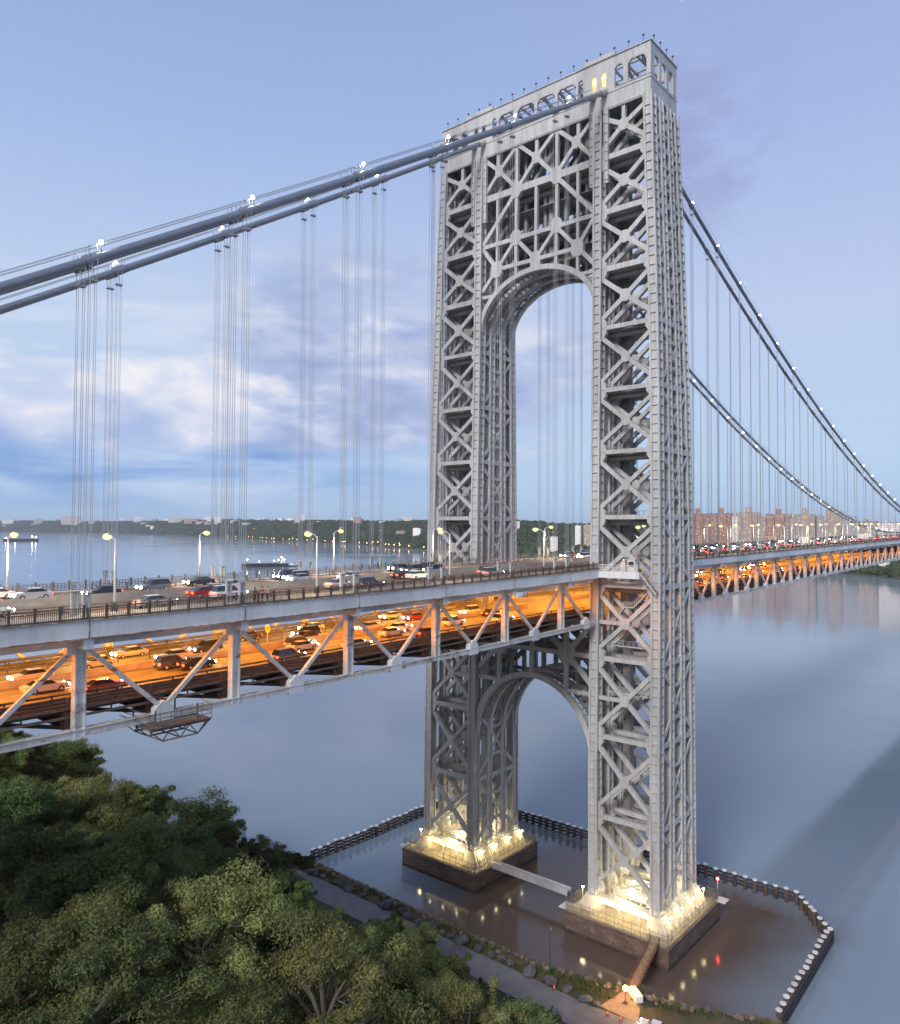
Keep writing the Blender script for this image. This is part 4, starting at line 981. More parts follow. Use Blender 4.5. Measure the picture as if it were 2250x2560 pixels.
for ri, x0 in enumerate(rows):
    y = -84.0; n_in = 0
    while y < 175:
        y += rt.uniform(6.6, 11.5); x = x0+rt.uniform(-2.2, 2.2)-max(0, y-52)*.22
        if ri == 0 and rt.random() < .4 and -45 < y < 40: continue
        g = ground_z(x, y); u, v, d = proj((x, y, g+6))
        if d < 24 or u < -330 or u > 2350 or v > 2900: continue
        if ri > 4 and u < -120: continue
        dist_n = math.hypot(x-CAM.x, y-CAM.y)
        if y > 70: k = rt.choices(kinds, (2, 4, 3.5, 3, 0))[0]
        elif x < -95: k = rt.choices(kinds, (7, 2.5, 1, 2, 1.2))[0]
        elif ri < 3: k = rt.choices(kinds, (4, 3, .7, 4, .6))[0]
        else: k = rt.choices(kinds, (6, 2.5, .8, 2.5, .7))[0]
        P_, ph, pr, nm = PROT[k]
        want = rt.choice((8.5, 11, 14, 18, 21.5))*rt.uniform(.93, 1.07) if k != 'yellow tinged' else rt.uniform(6, 8.5)
        if dist_n < 75: want = min(want, 14.5)
        h = fit_height(x, y, want, pr/ph)
        if h < 3.2: continue
        top = g+h; slack = CAM.z-top
        if slack < 16 and dist_n < 55: continue
        o = copy_tree(P_) if used.get(k) else P_; used[k] = 1
        s_ = h/ph; o.location = (x, y, g-.2); o.scale = (s_*rt.uniform(.86, 1.12), s_*rt.uniform(.86, 1.12), s_); o.rotation_euler = (0, 0, rt.uniform(0, 6.28))
        c_ = tcount[(ri, k)] = tcount.get((ri, k), -1)+1
        where = 'beside the shore road' if ri == 0 else '%s row up the slope' % ordn(ri)
        tag(o, '%s tree, %s of its kind from downstream, %s' % (k, ordn(c_), where), 'tree', 'trees on the river bank'); ntree += 1
for k in PROT:
    if not used.get(k): PROT[k][0].location = (-60, 20, ground_z(-60, 20))
# low scrub under the trees
b = MB(); v = b.v; f = b.f; rs = random.Random(5)
for k in range(46000):
    x = rs.uniform(-140, -43.5); y = rs.uniform(-92, 160); x -= max(0, y-52)*.22
    z = ground_z(x, y)+rs.random()**2*2.0; L_ = rs.uniform(.35, .8); n = Vector((rs.gauss(0, .6), rs.gauss(0, .6), 1)).normalized(); t = n.orthogonal(); t.rotate(Matrix.Rotation(rs.uniform(0, 6.3), 3, n)); s_ = n.cross(t); p = Vector((x, y, z)); i = len(v)
    v += [tuple(p-t*L_*.5), tuple(p+s_*L_*.25), tuple(p+t*L_*.5), tuple(p-s_*L_*.25)]; f.append((i, i+1, i+2, i+3))
b.mi = [0]*len(f); b.build('undergrowth', leaf_mat('leaf_scrub', (.045, .058, .024), (.11, .125, .05)), label='dense low green scrub covering the wooded slope', kind='stuff')
# the bare dead tree in the foreground
def dead_tree(x, y, h):
    rr = random.Random(4); T = empty('dead_tree', (x, y, ground_z(x, y)), label='bare grey leafless tree standing among the green crowns below the camera', cat='tree')
    b = MB()
    def limb(p, d, L_, r, n):
        q = p+d*L_; b.tube([tuple(p), tuple(p.lerp(q, .5)+Vector((rr.uniform(-.1, .1)*L_, rr.uniform(-.1, .1)*L_, 0))), tuple(q)], r, 5, [r, r*.8, r*.55])
        if n > 0:
            for k in range(3 if n > 1 else 4):
                e = (d+Vector((rr.uniform(-.8, .8), rr.uniform(-.8, .8), rr.uniform(-.1, .6)))).normalized(); limb(p.lerp(q, rr.uniform(.55, 1)), e, L_*rr.uniform(.5, .75), r*.55, n-1)
    limb(Vector((0, 0, -1)), Vector((.05, 0, 1)), h*.45, .2, 4); b.build('branches', mat('dead_wood', (.30, .27, .25), .9), T)
q = at_z(520, 2480, 30)
dead_tree(q.x, q.y, 13)

# ------------------------------------------------------------------ the far shore: wooded hills, city, lights, boats
FS = [(1250, -900), (1290, -300), (1337, 158), (1483, 280), (1760, 900), (2077, 1921), (2646, 2989), (3090, 4219), (3674, 5445), (4580, 7951), (5809, 12139), (5300, 15474), (4300, 19000)]
FH = [60, 60, 58, 64, 92, 120, 140, 138, 150, 190, 205, 215, 220]
def far_z(i, t):
    H = interp([(k, h) for k, h in enumerate(FH)], i); a = .5+.5*math.sin(i*5.1+t*.0021)*math.cos(i*2.3+.7)
    return interp([(-40, -3), (0, .5), (60, 8), (220, H*.55), (480, H*(.82+.18*a)), (1000, H), (3000, H*.95)], t)+(hash2(i*90, t*.03)*4 if t > 60 else 0)
def far_p(i, t): return Vector((interp([(k, p[0]) for k, p in enumerate(FS)], i)+t, interp([(k, p[1]) for k, p in enumerate(FS)], i)+t*.12, far_z(i, t)))
b = MB(); iv = [k*.125 for k in range(97)]; tv = [-40, 0, 25, 60, 100, 150, 220, 300, 390, 480, 620, 800, 1000, 1500, 2200, 3000]; nx = len(tv)
b.v = [tuple(far_p(i, t)) for i in iv for t in tv]; b.f = [(j*nx+k, (j+1)*nx+k, (j+1)*nx+k+1, j*nx+k+1) for j in range(len(iv)-1) for k in range(nx-1)]; b.mi = [0]*len(b.f)
b.build('far_hills', mat('far_ground', (.035, .05, .028), .95, col2=(.075, .08, .05), scale=.008, bump=.3), None, True, label='low wooded hills along the far shore', kind='structure')
b = MB(); rw = random.Random(9)
for k in range(9500):
    i = rw.uniform(2.0, 11.4); t = rw.triangular(8, 900, 120); p = far_p(i, t); r = rw.uniform(6, 11)*(1 if i < 7 else 1.7)
    if i < 4.2 and t > 260: continue
    n0 = len(b.v); b.ball((p.x, p.y, p.z+r*.35), r, 6, 4, (1, 1, rw.uniform(.7, 1.1)))
    for q in range(n0, len(b.v)):
        vx = b.v[q]; b.v[q] = (vx[0]+rw.uniform(-.28, .28)*r, vx[1]+rw.uniform(-.28, .28)*r, vx[2]+rw.uniform(-.25, .25)*r)
b.build('far_woods', mat('far_leaves', (.022, .038, .020), .95, col2=(.06, .075, .032), scale=.03, lo=.4, hi=.6), label='dense dark green woods covering the hills across the river', kind='stuff')

def seat(u, d):
    """move a building outwards until it stands on land, and read the ground there"""
    while True:
        p = at_d(u, d); t = 0.0
        for _ in range(12):
            i = interp([(q[1], k) for k, q in enumerate(FS)], p.y-.12*t); t = p.x-interp([(k, q[0]) for k, q in enumerate(FS)], i)
        if t > (90 if d < 2600 else 320): return d, far_z(i, min(t, 3000))
        d *= 1.03
def block_mat(name, wallc, winc, lit, bw=3.4, rh=3.0):
    """brick block with rows of windows, some of them lit"""
    M = bpy.data.materials.new(name); M.use_nodes = True; nt = M.node_tree; b = nt.nodes['Principled BSDF']; b.inputs['Roughness'].default_value = .8
    tc = N(nt, 'ShaderNodeTexCoord'); sp = N(nt, 'ShaderNodeSeparateXYZ'); L(nt, tc.outputs['Object'], sp.inputs[0])
    u = mth(nt, 'ADD', sp.outputs[0], mth(nt, 'MULTIPLY', sp.outputs[1], 1.0)); w = sp.outputs[2]
    fu = mth(nt, 'FRACT', mth(nt, 'DIVIDE', u, bw)); fv = mth(nt, 'FRACT', mth(nt, 'DIVIDE', w, rh))
    win = mth(nt, 'MULTIPLY', mth(nt, 'MULTIPLY', mth(nt, 'GREATER_THAN', fu, .28), mth(nt, 'LESS_THAN', fu, .72)), mth(nt, 'MULTIPLY', mth(nt, 'GREATER_THAN', fv, .35), mth(nt, 'LESS_THAN', fv, .8)))
    wn = N(nt, 'ShaderNodeTexWhiteNoise', noise_dimensions='3D'); cb = N(nt, 'ShaderNodeCombineXYZ'); L(nt, mth(nt, 'FLOOR', mth(nt, 'DIVIDE', u, bw)), cb.inputs[0]); L(nt, mth(nt, 'FLOOR', mth(nt, 'DIVIDE', w, rh)), cb.inputs[1])
    oi = N(nt, 'ShaderNodeObjectInfo'); L(nt, mth(nt, 'MULTIPLY', oi.outputs['Random'], 50.0), cb.inputs[2]); L(nt, cb.outputs[0], wn.inputs['Vector'])
    on = mth(nt, 'MULTIPLY', win, mth(nt, 'GREATER_THAN', wn.outputs['Value'], 1-lit))
    L(nt, mixc(nt, win, wallc, winc), b.inputs['Base Color']); b.inputs['Emission Color'].default_value = (1, .72, .36, 1); L(nt, mth(nt, 'MULTIPLY', on, 1.1), b.inputs['Emission Strength'])
    M.cycles.emission_sampling = 'NONE'; return M
BM = {'red brick': block_mat('brick_red', (.33, .20, .165), (.16, .13, .13), .22), 'tan brick': block_mat('brick_tan', (.40, .31, .26), (.16, .15, .16), .18),
      'pale': block_mat('block_pale', (.66, .60, .58), (.30, .28, .30), .10, 5, 4), 'white': block_mat('block_white', (.80, .79, .80), (.45, .45, .48), .06, 5, 4), 'grey': block_mat('block_grey', (.36, .34, .36), (.14, .14, .16), .15)}
ROOFM = mat('roof_dark', (.12, .11, .115), .9, var=.15, scale=.2)
nbl = {}
def building(u, d, wpx, vtop, kind, shape='slab', pent=True, dep=.6, extra=''):
    """block seen at picture column u, d metres away, reaching up to row vtop"""
    d, gz = seat(u, d); p = at_d(u, d); f_ = d*math.cos(math.atan((u-1125)/FPX)); w = wpx/FPX*f_; hor = 1325+.0052*(u-1125); top = CAM.z+(hor-vtop)/FPX*f_
    base = min(gz-4, top-14); h = top-base
    B = empty('apartment_block', (p.x, p.y, base), YAW-math.atan((u-1125)/FPX)+R(90+rnd.uniform(-12, 12)))
    b = MB()
    if shape == 'cross':
        b.box((0, 0, h*.45), (w, w*.36, h*.9)); b.box((0, 0, h*.445), (w*.36, w*.9, h*.89)); b.box((w*.30, 0, h*.44), (w*.2, w*.6, h*.88)); b.box((-w*.30, 0, h*.435), (w*.2, w*.6, h*.87))
        b.build('wall', BM[kind], B)
        c = MB(); c.box((0, 0, h*.95), (w*.22, w*.22, h*.115)); c.build('lift_tower', BM[kind], B)
        c = MB(); c.box((0, 0, h*.903), (w*1.005, w*.37, .6)); c.box((0, 0, h*1.008), (w*.23, w*.23, .5)); c.build('roof', ROOFM, B)
    else:
        b.box((0, 0, h*.48), (w, w*dep, h*.96)); b.build('wall', BM[kind], B)
        c = MB(); c.box((0, 0, h*.96+.4), (w*1.01, w*dep*1.02, .8)); c.build('roof', ROOFM, B)
        if pent: c = MB(); c.box((w*.12, 0, h*.98), (w*.22, w*dep*.5, h*.05)); c.build('penthouse', BM[kind], B)
    return B
BL = [(1745, 1480, 46, 1272, 'red brick', 'cross', 'first'), (1803, 1500, 56, 1271, 'red brick', 'cross', 'second'), (1871, 1520, 56, 1270, 'tan brick', 'cross', 'third'), (1947, 1540, 58, 1273, 'red brick', 'cross', 'fourth'), (2012, 1580, 48, 1273, 'tan brick', 'cross', 'fifth')]
for u, d, w, v, k, sh, o_ in BL:
    tag(building(u, d, w, v, k, sh), '%s cross shaped apartment tower beyond the river span, %s from the bridge tower' % (k, o_), 'apartment tower', 'brick towers across the river')
BL2 = [(2085, 1700, 32, 1272, 'tan brick', 'pinkish block with a tall flat roof behind the last brick tower'), (2055, 1620, 26, 1286, 'grey', 'dark grey low block beside the last brick tower'), (2124, 1660, 34, 1288, 'grey', 'wide dark block under the dipping far cable'),
       (2170, 1650, 40, 1299, 'tan brick', 'long tan block low on the skyline by the right edge'), (2222, 1640, 46, 1302, 'pale', 'pale low block at the right edge of the city'), (1775, 1700, 16, 1290, 'grey', 'narrow grey block between the first two brick towers'), (1838, 1750, 14, 1286, 'pale', 'narrow pale block between the second and third brick towers'),
       (1910, 1800, 22, 1290, 'tan brick', 'small tan block between the third and fourth brick towers'), (1983, 1720, 14, 1292, 'grey', 'small grey block between the fourth and fifth brick towers'), (2040, 1500, 30, 1305, 'pale', 'low pale block with lit windows below the fifth brick tower'),
       (2105, 1480, 36, 1310, 'tan brick', 'low tan terrace beneath the far cable'), (2195, 1470, 44, 1314, 'grey', 'low grey terrace on the shore slope at the right')]
for u, d, w, v, k, lb in BL2: tag(building(u, d, w, v, k), lb, 'building')
BL3 = [(20, 13500, 26, 1298, 'white', 'tiny white block far upriver at the left edge'), (95, 12500, 18, 1297, 'pale', 'small pale blocks above the hill near the left lamp'), (178, 11500, 46, 1292, 'pale', 'long pink slab row on the far left ridge'), (344, 10500, 17, 1291, 'white', 'lone white tower on the ridge between two rope sets'), (364, 9300, 22, 1306, 'pale', 'low pale block below the lone white tower'),
       (445, 9000, 46, 1295, 'pale', 'pale slab row left of the stepped housing estate'), (478, 8600, 34, 1297, 'tan brick', 'pink housing block cascading down the hill by the lamp'), (503, 8600, 26, 1304, 'pale', 'lower pink housing block on the slope by the lamp'), (522, 9000, 9, 1290, 'white', 'thin tower rising behind the housing estate'), (544, 9200, 17, 1290, 'white', 'bright white block right of the housing estate'), (598, 8800, 22, 1301, 'pale', 'flat pale block on the ridge beyond the barge'),
       (757, 6400, 8, 1284, 'white', 'slender white tower with a spire above the middle ridge'), (743, 6400, 12, 1291, 'pale', 'small pale block beside the slender white tower'), (893, 5200, 19, 1292, 'tan brick', 'square brown tower on the ridge left of the bridge tower'), (932, 5600, 30, 1305, 'pale', 'long pale block low on the ridge'), (952, 5200, 11, 1303, 'white', 'small white block among trees on the ridge'), (1000, 4700, 14, 1297, 'tan brick', 'tall brown block close to the bridge tower'), (970, 4900, 24, 1308, 'pale', 'low pale range on the crest left of the tower'),
       (1385, 2500, 18, 1340, 'white', 'small white building on the wooded hill seen through the arch'), (1470, 2300, 22, 1310, 'tan brick', 'reddish house row on the hill by the near leg'), (1445, 2400, 14, 1312, 'white', 'white house on the hill crest inside the arch')]
for u, d, w, v, k, lb in BL3: tag(building(u, d, w, v, k, pent=(w > 12), dep=.35), lb, 'building')
# small houses and blocks scattered along the far ridges
rh = random.Random(12); hme = {}
for kind in ('pale', 'white', 'tan brick', 'grey'):
    b = MB(); b.box((0, 0, 4), (1, .6, 16)); b.box((.15, 0, 12.4), (.3, .3, 1.2)); hme[kind] = b.mesh('ridge_house', BM[kind])
for k in range(70):
    i = rh.uniform(4.6, 11.2); t = rh.choice((rh.uniform(430, 900), rh.uniform(900, 1600), rh.uniform(150, 430))); p = far_p(i, t); kd = rh.choices(list(hme), (4, 3, 3, 2))[0]; w = rh.uniform(18, 60)*(1 if i < 8 else 1.6)
    o = bpy.data.objects.new('ridge_house', hme[kd]); COL.objects.link(o); o.location = (p.x, p.y, p.z+(6 if i < 8 else 9)); o.scale = (w, w*.9, rh.choice((.7, 1.0, 1.0, 1.5, 2.3))*(1 if i < 8 else 1.5)); o.rotation_euler = (0, 0, YAW+R(90)+rh.uniform(-.5, .5))
    tag(o, 'small distant building poking out of the woods on the far ridge', 'building', 'small buildings on the far ridges')
# lamps along the far shore
fl = MB(); fl.ball((0, 0, 9), 1.5, 6, 4); FLM = fl.mesh('bulb', glow('lamp_shore', (1, .50, .16), 22)); fp = MB(); fp.cyl((0, 0, -1), (0, 0, 8), .35, 5); FPM = fp.mesh('shore_lamp', DARKST)
rl = random.Random(31)
for k in range(62):
    i = rl.uniform(5.0, 8.3) if k < 48 else rl.uniform(3.6, 5); t = rl.choice((12, 14, 18, 60, 200)); p = far_p(i, t); o = bpy.data.objects.new('shore_lamp', FPM); COL.objects.link(o); o.location = (p.x-4, p.y, p.z+2)
    tag(o, 'small orange lamp glowing among the woods along the far shore', 'lamp', 'lamps along the far shore'); c = bpy.data.objects.new('bulb', FLM); COL.objects.link(c); c.parent = o
# boats
def barge(name, loc, rz, L_, B_, H_, label, lamps, house=True):
    T = empty(name, loc, rz, label=label, cat='barge')
    b = MB(); n = 10; pts = []
    for k in range(n+1):
        u = k/n; x = -L_/2+L_*u; w = B_/2*(1 if u < .8 else max(.12, 1-((u-.8)/.2)**2*.9)); pts.append((x, w))
    for (x0, w0), (x1, w1) in zip(pts, pts[1:]):
        b.add([(x0, -w0*.9, -.5), (x1, -w1*.9, -.5), (x1, -w1, H_), (x0, -w0, H_), (x0, w0*.9, -.5), (x1, w1*.9, -.5), (x1, w1, H_), (x0, w0, H_)], [(0, 1, 2, 3), (5, 4, 7, 6), (3, 2, 6, 7), (4, 5, 1, 0)])
    b.add([(-L_/2, -B_*.45, -.5), (-L_/2, -B_/2, H_), (-L_/2, B_/2, H_), (-L_/2, B_*.45, -.5)], [(0, 1, 2, 3)]); b.build('hull', mat('hull_'+name, (.045, .05, .06), .6, var=.3, scale=.1), T)
    b = MB()
    for k in range(int(L_/9)): b.cyl((-L_*.42+9*k, 0, H_), (-L_*.42+9*k, 0, H_+2.2), 1.5, 8)
    b.box((0, 0, H_+.9), (L_*.86, .7, .5)); b.build('deck_gear', mat('deck_gear', (.25, .13, .10), .7, col2=(.35, .3, .28), scale=.2), T)
    if house:
        b = MB(); b.box((-L_*.40, 0, H_+2.2), (8, B_*.8, 4.4)); b.box((-L_*.40, 0, H_+6), (5, B_*.5, 3.2)); b.cyl((-L_*.40, 0, H_+7.5), (-L_*.40, 0, H_+14), .25, 6); b.build('deckhouse', WHITE, T)
    for x, z, r in lamps:
        b = MB(); b.cyl((x, 0, H_), (x, 0, H_+z), .2, 6); m_ = b.build('mast', DARKST, T); b = MB(); b.ball((x, 0, H_+z+.6), r, 8, 5); b.build('deck_lamp', glow('lamp_ship', (1, .88, .66), 60), m_)
q = at_z(662, 1417.5, 0); dv = Vector((q.x-CAM.x, q.y-CAM.y, 0)).normalized(); rz = math.atan2(dv.y, dv.x)+R(90)
barge('barge', (q.x, q.y, 0), rz+R(14), 98, 17, 7.5, 'long dark lit barge with a tug at its stern on the river', [(-36, 12, 1.2), (-42, 8, 1.2), (-30, 7, .9), (-20, 5, .7), (38, 8, 1.1), (12, 4, .5)])
T = empty('tug_boat', (q.x-math.cos(rz+R(14))*63, q.y-math.sin(rz+R(14))*63, 0), rz+R(14), label='small dark tug pushing the stern of the long lit barge', cat='tug')
b = MB(); b.prism([(-11, -3, 0), (11, -3.6, 0), (13, 0, 0), (11, 3.6, 0), (-11, 3, 0), (-13, 0, 0)], (0, 0, 2.6)); b.build('hull', DARKST, T)
b = MB(); b.box((2, 0, 4), (9, 5, 3)); b.box((4, 0, 7), (4.5, 4, 3.2)); b.build('wheelhouse', WHITE, T); b = MB(); b.cyl((-2, 0, 5.4), (-2, 0, 9.5), .8, 10); b.build('funnel', DARKST, T)
q = at_z(52, 1353, 0); dv = Vector((q.x-CAM.x, q.y-CAM.y, 0)).normalized(); rz = math.atan2(dv.y, dv.x)+R(90)
barge('freight_barge', (q.x, q.y, 0), rz, 190, 28, 14, 'distant barge with orange lights behind the lamp post at the left edge', [(-60, 14, 3.0), (30, 10, 2.6), (-80, 10, 2.2), (80, 6, 1.6)])

# ------------------------------------------------------------------ traffic, standing on its lanes
def car_proto(kind, cname, col):
    P = empty(kind+'_car' if kind != 'box_truck' else 'box_truck', (0, 0, -60)); pm = mat('car_'+cname, col, .25, var=.05, scale=2, spec=.6)
    def prof(pts, w, taper=0.0):
        b = MB(); n = len(pts); hw = w/2; h0 = min(z for _, z in pts); h1 = max(z for _, z in pts)
        f = lambda z: hw-(z-h0)/(h1-h0+1e-6)*taper
        b.add([(x, -f(z), z) for x, z in pts]+[(x, f(z), z) for x, z in pts], [tuple(range(n)), tuple(range(2*n-1, n-1, -1))]+[(i, n+i, n+(i+1) % n, (i+1) % n) for i in range(n)]); return b
    if kind == 'box_truck':
        L_, wr, xs_ = 8.2, .48, (-2.4, 2.7)
        b = prof([(2.2, .55), (4.1, .55), (4.1, 1.5), (3.7, 2.6), (2.2, 2.7)], 2.3, .1); b.build('body', pm, P); c = MB(); c.box((-1.0, 0, 1.95), (6.2, 2.45, 2.7)); c.build('cargo_box', WHITE, P); c = MB(); c.box((-.6, 0, .6), (7, .9, .3)); c.build('chassis', DARKST, P)
        g = MB(); g.add([(4.12, -.95, 1.6), (4.12, .95, 1.6), (3.8, .9, 2.4), (3.8, -.9, 2.4)], [(0, 1, 2, 3)]); g.build('windscreen', GLASSD, P)
    else:
        suv = kind == 'tall'; L_ = 4.6; wr = .33; xs_ = (-1.4, 1.4); top = 1.7 if suv else 1.42
        b = prof([(-2.3, .32), (2.3, .32), (2.33, .62), (2.15, .86), (1.05, .98), (-1.6 if not suv else -2.2, 1.0), (-2.25, .95), (-2.33, .6)], 1.8, .08); b.build('body', pm, P)
        cab = [(1.05, .96), (.35, top), (-1.0 if not suv else -1.95, top), (-1.75 if not suv else -2.25, .98)]
        b = prof(cab, 1.62, .22); b.build('window_band', GLASSD, P); b = MB(); b.box(((cab[1][0]+cab[2][0])/2, 0, top+.01), (cab[1][0]-cab[2][0]+.1, 1.22, .05)); b.build('roof', pm, P)
    for x in xs_:
        for y in (-.82, .82):
            w = MB(); w.cyl((x, y-.11, wr), (x, y+.11, wr), wr, 12); h = w.build('wheel', RUBBER, P); w = MB(); w.cyl((x, y*1.06-.09, wr), (x, y*1.06+.09, wr), wr*.55, 10); w.build('rim', LAMPG, h)
    fx, rx = (4.12, -4.12) if kind == 'box_truck' else (2.31, -2.33); zz = .9 if kind == 'box_truck' else .68
    for y in (-.66, .66):
        w = MB(); w.ball((fx, y, zz), .25, 8, 5, (.5, 1, .75)); w.build('headlight', HEADL, P, True); w = MB(); w.box((rx, y, zz+.06), (.08, .42, .24)); w.build('tail_light', TAILL, P)
    return P
CARS = [('low', 'silver', (.5, .5, .52)), ('low', 'black', (.03, .03, .035)), ('low', 'red', (.35, .04, .035)), ('tall', 'white', (.75, .75, .74)), ('tall', 'dark blue', (.04, .06, .13)), ('tall', 'grey', (.18, .18, .19)), ('low', 'white', (.75, .75, .74)), ('box_truck', 'white', (.7, .7, .69))]
CP = [car_proto(*c) for c in CARS]; cused = set(); rc = random.Random(77)
def put_car(x, y, zf, east, where):
    k = rc.choices(range(8), (3, 3, 1.5, 1, 2, 2, 1.2, .5 if x > 120 else 0))[0]
    o = copy_tree(CP[k]) if k in cused else CP[k]; cused.add(k)
    sl = math.atan((zf(x+1)-zf(x-1))/2)
    o.location = (x, y+rc.uniform(-.2, .2), zf(x)+.01); o.rotation_euler = (0, -sl if east else sl, 0 if east else math.pi)
    kd, cn, _ = CARS[k]; word = {'low': 'saloon car', 'tall': 'tall car', 'box_truck': 'box truck'}[kd]
    tag(o, '%s %s, %s' % (cn, word, where), 'car' if kd != 'box_truck' else 'truck', 'traffic on the bridge decks')
for li, ay in enumerate((2.2, 5.4, 8.8, 12.2)):
    for east in (True, False):
        y = -ay if east else ay; dn = 'eastbound' if east else 'westbound'
        for span, a, c, gap in (('shore', -14, -140, 24 if not east else 30), ('river', 14, 330, 14.0 if not east else 24)):
            x = a; q = 0
            while abs(x) < abs(c):
                x += (1 if c > 0 else -1)*rc.uniform(gap*.62, gap*1.38)
                put_car(x, y, Zr, east, '%s from the tower in the %s upper lane, %s, %s span' % (ordn(q), ordn(li), dn, span)); q += 1
for li, ay in enumerate((2.6, 6.0 if False else 5.2, 9.9)):
    for east in (True, False):
        y = -ay if east else ay; dn = 'eastbound' if east else 'westbound'
        for span, a, c, gap in (('shore', -12, -140, 21), ('river', 14, 150, 26)):
            x = a; q = 0
            while abs(x) < abs(c):
                x += (1 if c > 0 else -1)*rc.uniform(gap*.6, gap*1.4)
                put_car(x, y, Zl, east, '%s from the tower in the %s lower lane, %s, %s span' % (ordn(q), ordn(li), dn, span)); q += 1
for k, p in enumerate(CP):        # a kind no lane happened to draw stands far out on the river span
    if k not in cused:
        x = 344+9*k; p.location = (x, 8.8, Zr(x)+.01); p.rotation_euler = (0, 0, math.pi); cused.add(k)
        tag(p, '%s %s standing far out on the westbound upper lanes' % (CARS[k][1], 'box truck' if CARS[k][0] == 'box_truck' else 'car'), 'truck' if CARS[k][0] == 'box_truck' else 'car', 'traffic on the bridge decks')

# ------------------------------------------------------------------ walkway platform round the near tower leg
T = empty('tower_walkway', (0, 0, 0), label='grey steel walkway platform with railing and booth on the near tower leg', cat='platform')
b = MB(); b.box((-10.2, -22.4, 72.75), (.3, 9.2, 1.35)); b.box((-9.3, -27.05, 72.75), (1.9, .3, 1.345)); b.box((-9.4, -22.4, 73.3), (1.7, 9.0, .15)); b.box((-9.8, -17.9, 72.7), (1.2, .5, 1.5)); b.build('platform_girder', DECKP, T)
b = MB()
for k in range(6): b.box((-10.3, -18+-1.78*k, 74.1), (.09, .09, 1.4))
for z in (73.7, 74.2, 74.75): b.box((-10.3, -22.4, z), (.07, 9, .07))
for k in range(70): b.box((-10.3, -18-.128*k, 74.1), (.02, .02, 1.2))
b.box((-9.6, -27.1, 74.75), (1.4, .07, .07)); b.box((-9.6, -27.1, 74.2), (1.4, .07, .07)); b.build('railing', WHITE, T)
b = MB(); b.box((-9.0, -25.2, 74.6), (1.2, 1.6, 2.4)); b.build('booth', WHITE, T)
b = MB(); b.box((-9.62, -25.2, 75.0), (.06, 1.2, 1.0)); b.build('window', GLASSD, T); b = MB(); b.box((-9.0, -25.2, 75.9), (1.5, 1.9, .15)); b.build('roof', LAMPG, T)
b = MB(); b.box((-9.2, -23.4, 74.35), (.8, .9, 1.9)); b.ball((-9.2, -23.4, 75.6), .4, 8, 5); b.build('cabinet', mat('cabinet_cream', (.62, .58, .45), .5, var=.1, scale=1), T)
b = MB()
for k in range(14): b.box((-8.9, -27.4-.22*k, 73.2-.28*k), (1.3, .3, .06))
for dx in (-.7, .7): b.beam((-8.9+dx, -27.2, 74.2), (-8.9+dx, -30.4, 70.2), .07, .07); b.beam((-8.9+dx, -27.2, 73.1), (-8.9+dx, -30.4, 69.2), .3, .08)
b.build('stair', STEEL, T)
T = empty('tower_stairs', (0, 0, 0), label='grey zigzag stairs and landings inside the near leg below the deck', cat='stairs')
b = MB(); x = -6.0
for (y0, z0, y1, z1) in ((-18.2, 61, -22, 66), (-22, 66, -24, 66), (-24, 66, -27, 69), (-27.5, 58, -18.5, 58), (-18.5, 48.5, -27, 48.5)):
    b.beam((x, y0, z0), (x, y1, z1), .22, .9); b.beam((x-.45, y0, z0+1.1), (x-.45, y1, z1+1.1), .07, .07); b.beam((x-.45, y0, z0+.6), (x-.45, y1, z1+.6), .05, .05)
    n = 8
    for k in range(n+1): b.beam((x-.45, y0+(y1-y0)*k/n, z0+(z1-z0)*k/n), (x-.45, y0+(y1-y0)*k/n, z0+(z1-z0)*k/n+1.1), .05, .05)
b.build('flight', STEEL, T)
# wire fence and hoarding where the footways meet the far leg
b = MB()
for k in range(9): b.box((-10-1.9*k*0, 18.2+1.3*k, 75.2), (.08, .08, 3.0))
for z in (74.2, 75.4, 76.7): b.box((-10, 23.4, z), (.05, 10.4, .05))
for k in range(40): b.box((-10, 18.2+.26*k, 75.2), (.02, .02, 2.9))
b.box((-9.8, 23.4, 73.4), (1.6, 11, .25)); b.box((-10, 22.5, 72.6), (.3, 9.5, 1.3))
b.build('leg_fence', STEEL, label='grey wire mesh fence on the platform of the far tower leg', cat='fence')

# ------------------------------------------------------------------ inspection traveller hung under the shore span
T = empty('inspection_traveller', (0, 0, 0), label='brown steel inspection cradle slung under the lower chord of the shore span', cat='cradle')
b = MB(); z0 = 59.4
for y in (-19.2, -16.2, -13.2): b.beam((-106.6, y, z0+.8), (-99.6, y, z0+.8), .22, .26); b.beam((-105.2, y, z0-.5), (-101, y, z0-.5), .12, .12); b.beam((-106.6, y, z0+.7), (-105.2, y, z0-.5), .1, .1); b.beam((-99.6, y, z0+.7), (-101, y, z0-.5), .1, .1)
for k in range(5):
    x = -106.4+1.7*k
    b.beam((x, -19.4, z0+.8), (x, -12.8, z0+.8), .16, .18, (0, 0, 1))
for k in range(3):
    x = -105.2+2.1*k
    for y in (-19.2, -13.2): b.beam((x, y, z0-.5), (x+1.05, y, z0+.7), .09, .09); b.beam((x+1.05, y, z0+.7), (x+2.1, y, z0-.5), .09, .09) if k < 2 else None
    b.beam((x, -19.2, z0-.5), (x, -13.2, z0-.5), .1, .1)
b.build('frame', mat('traveller_brown', (.11, .085, .075), .8, col2=(.2, .15, .12), scale=1.0), T)
b = MB(); b.box((-103.1, -16.2, z0+.95), (7.2, 6.6, .08)); b.build('floor_grating', DARKST, T)
b = MB()
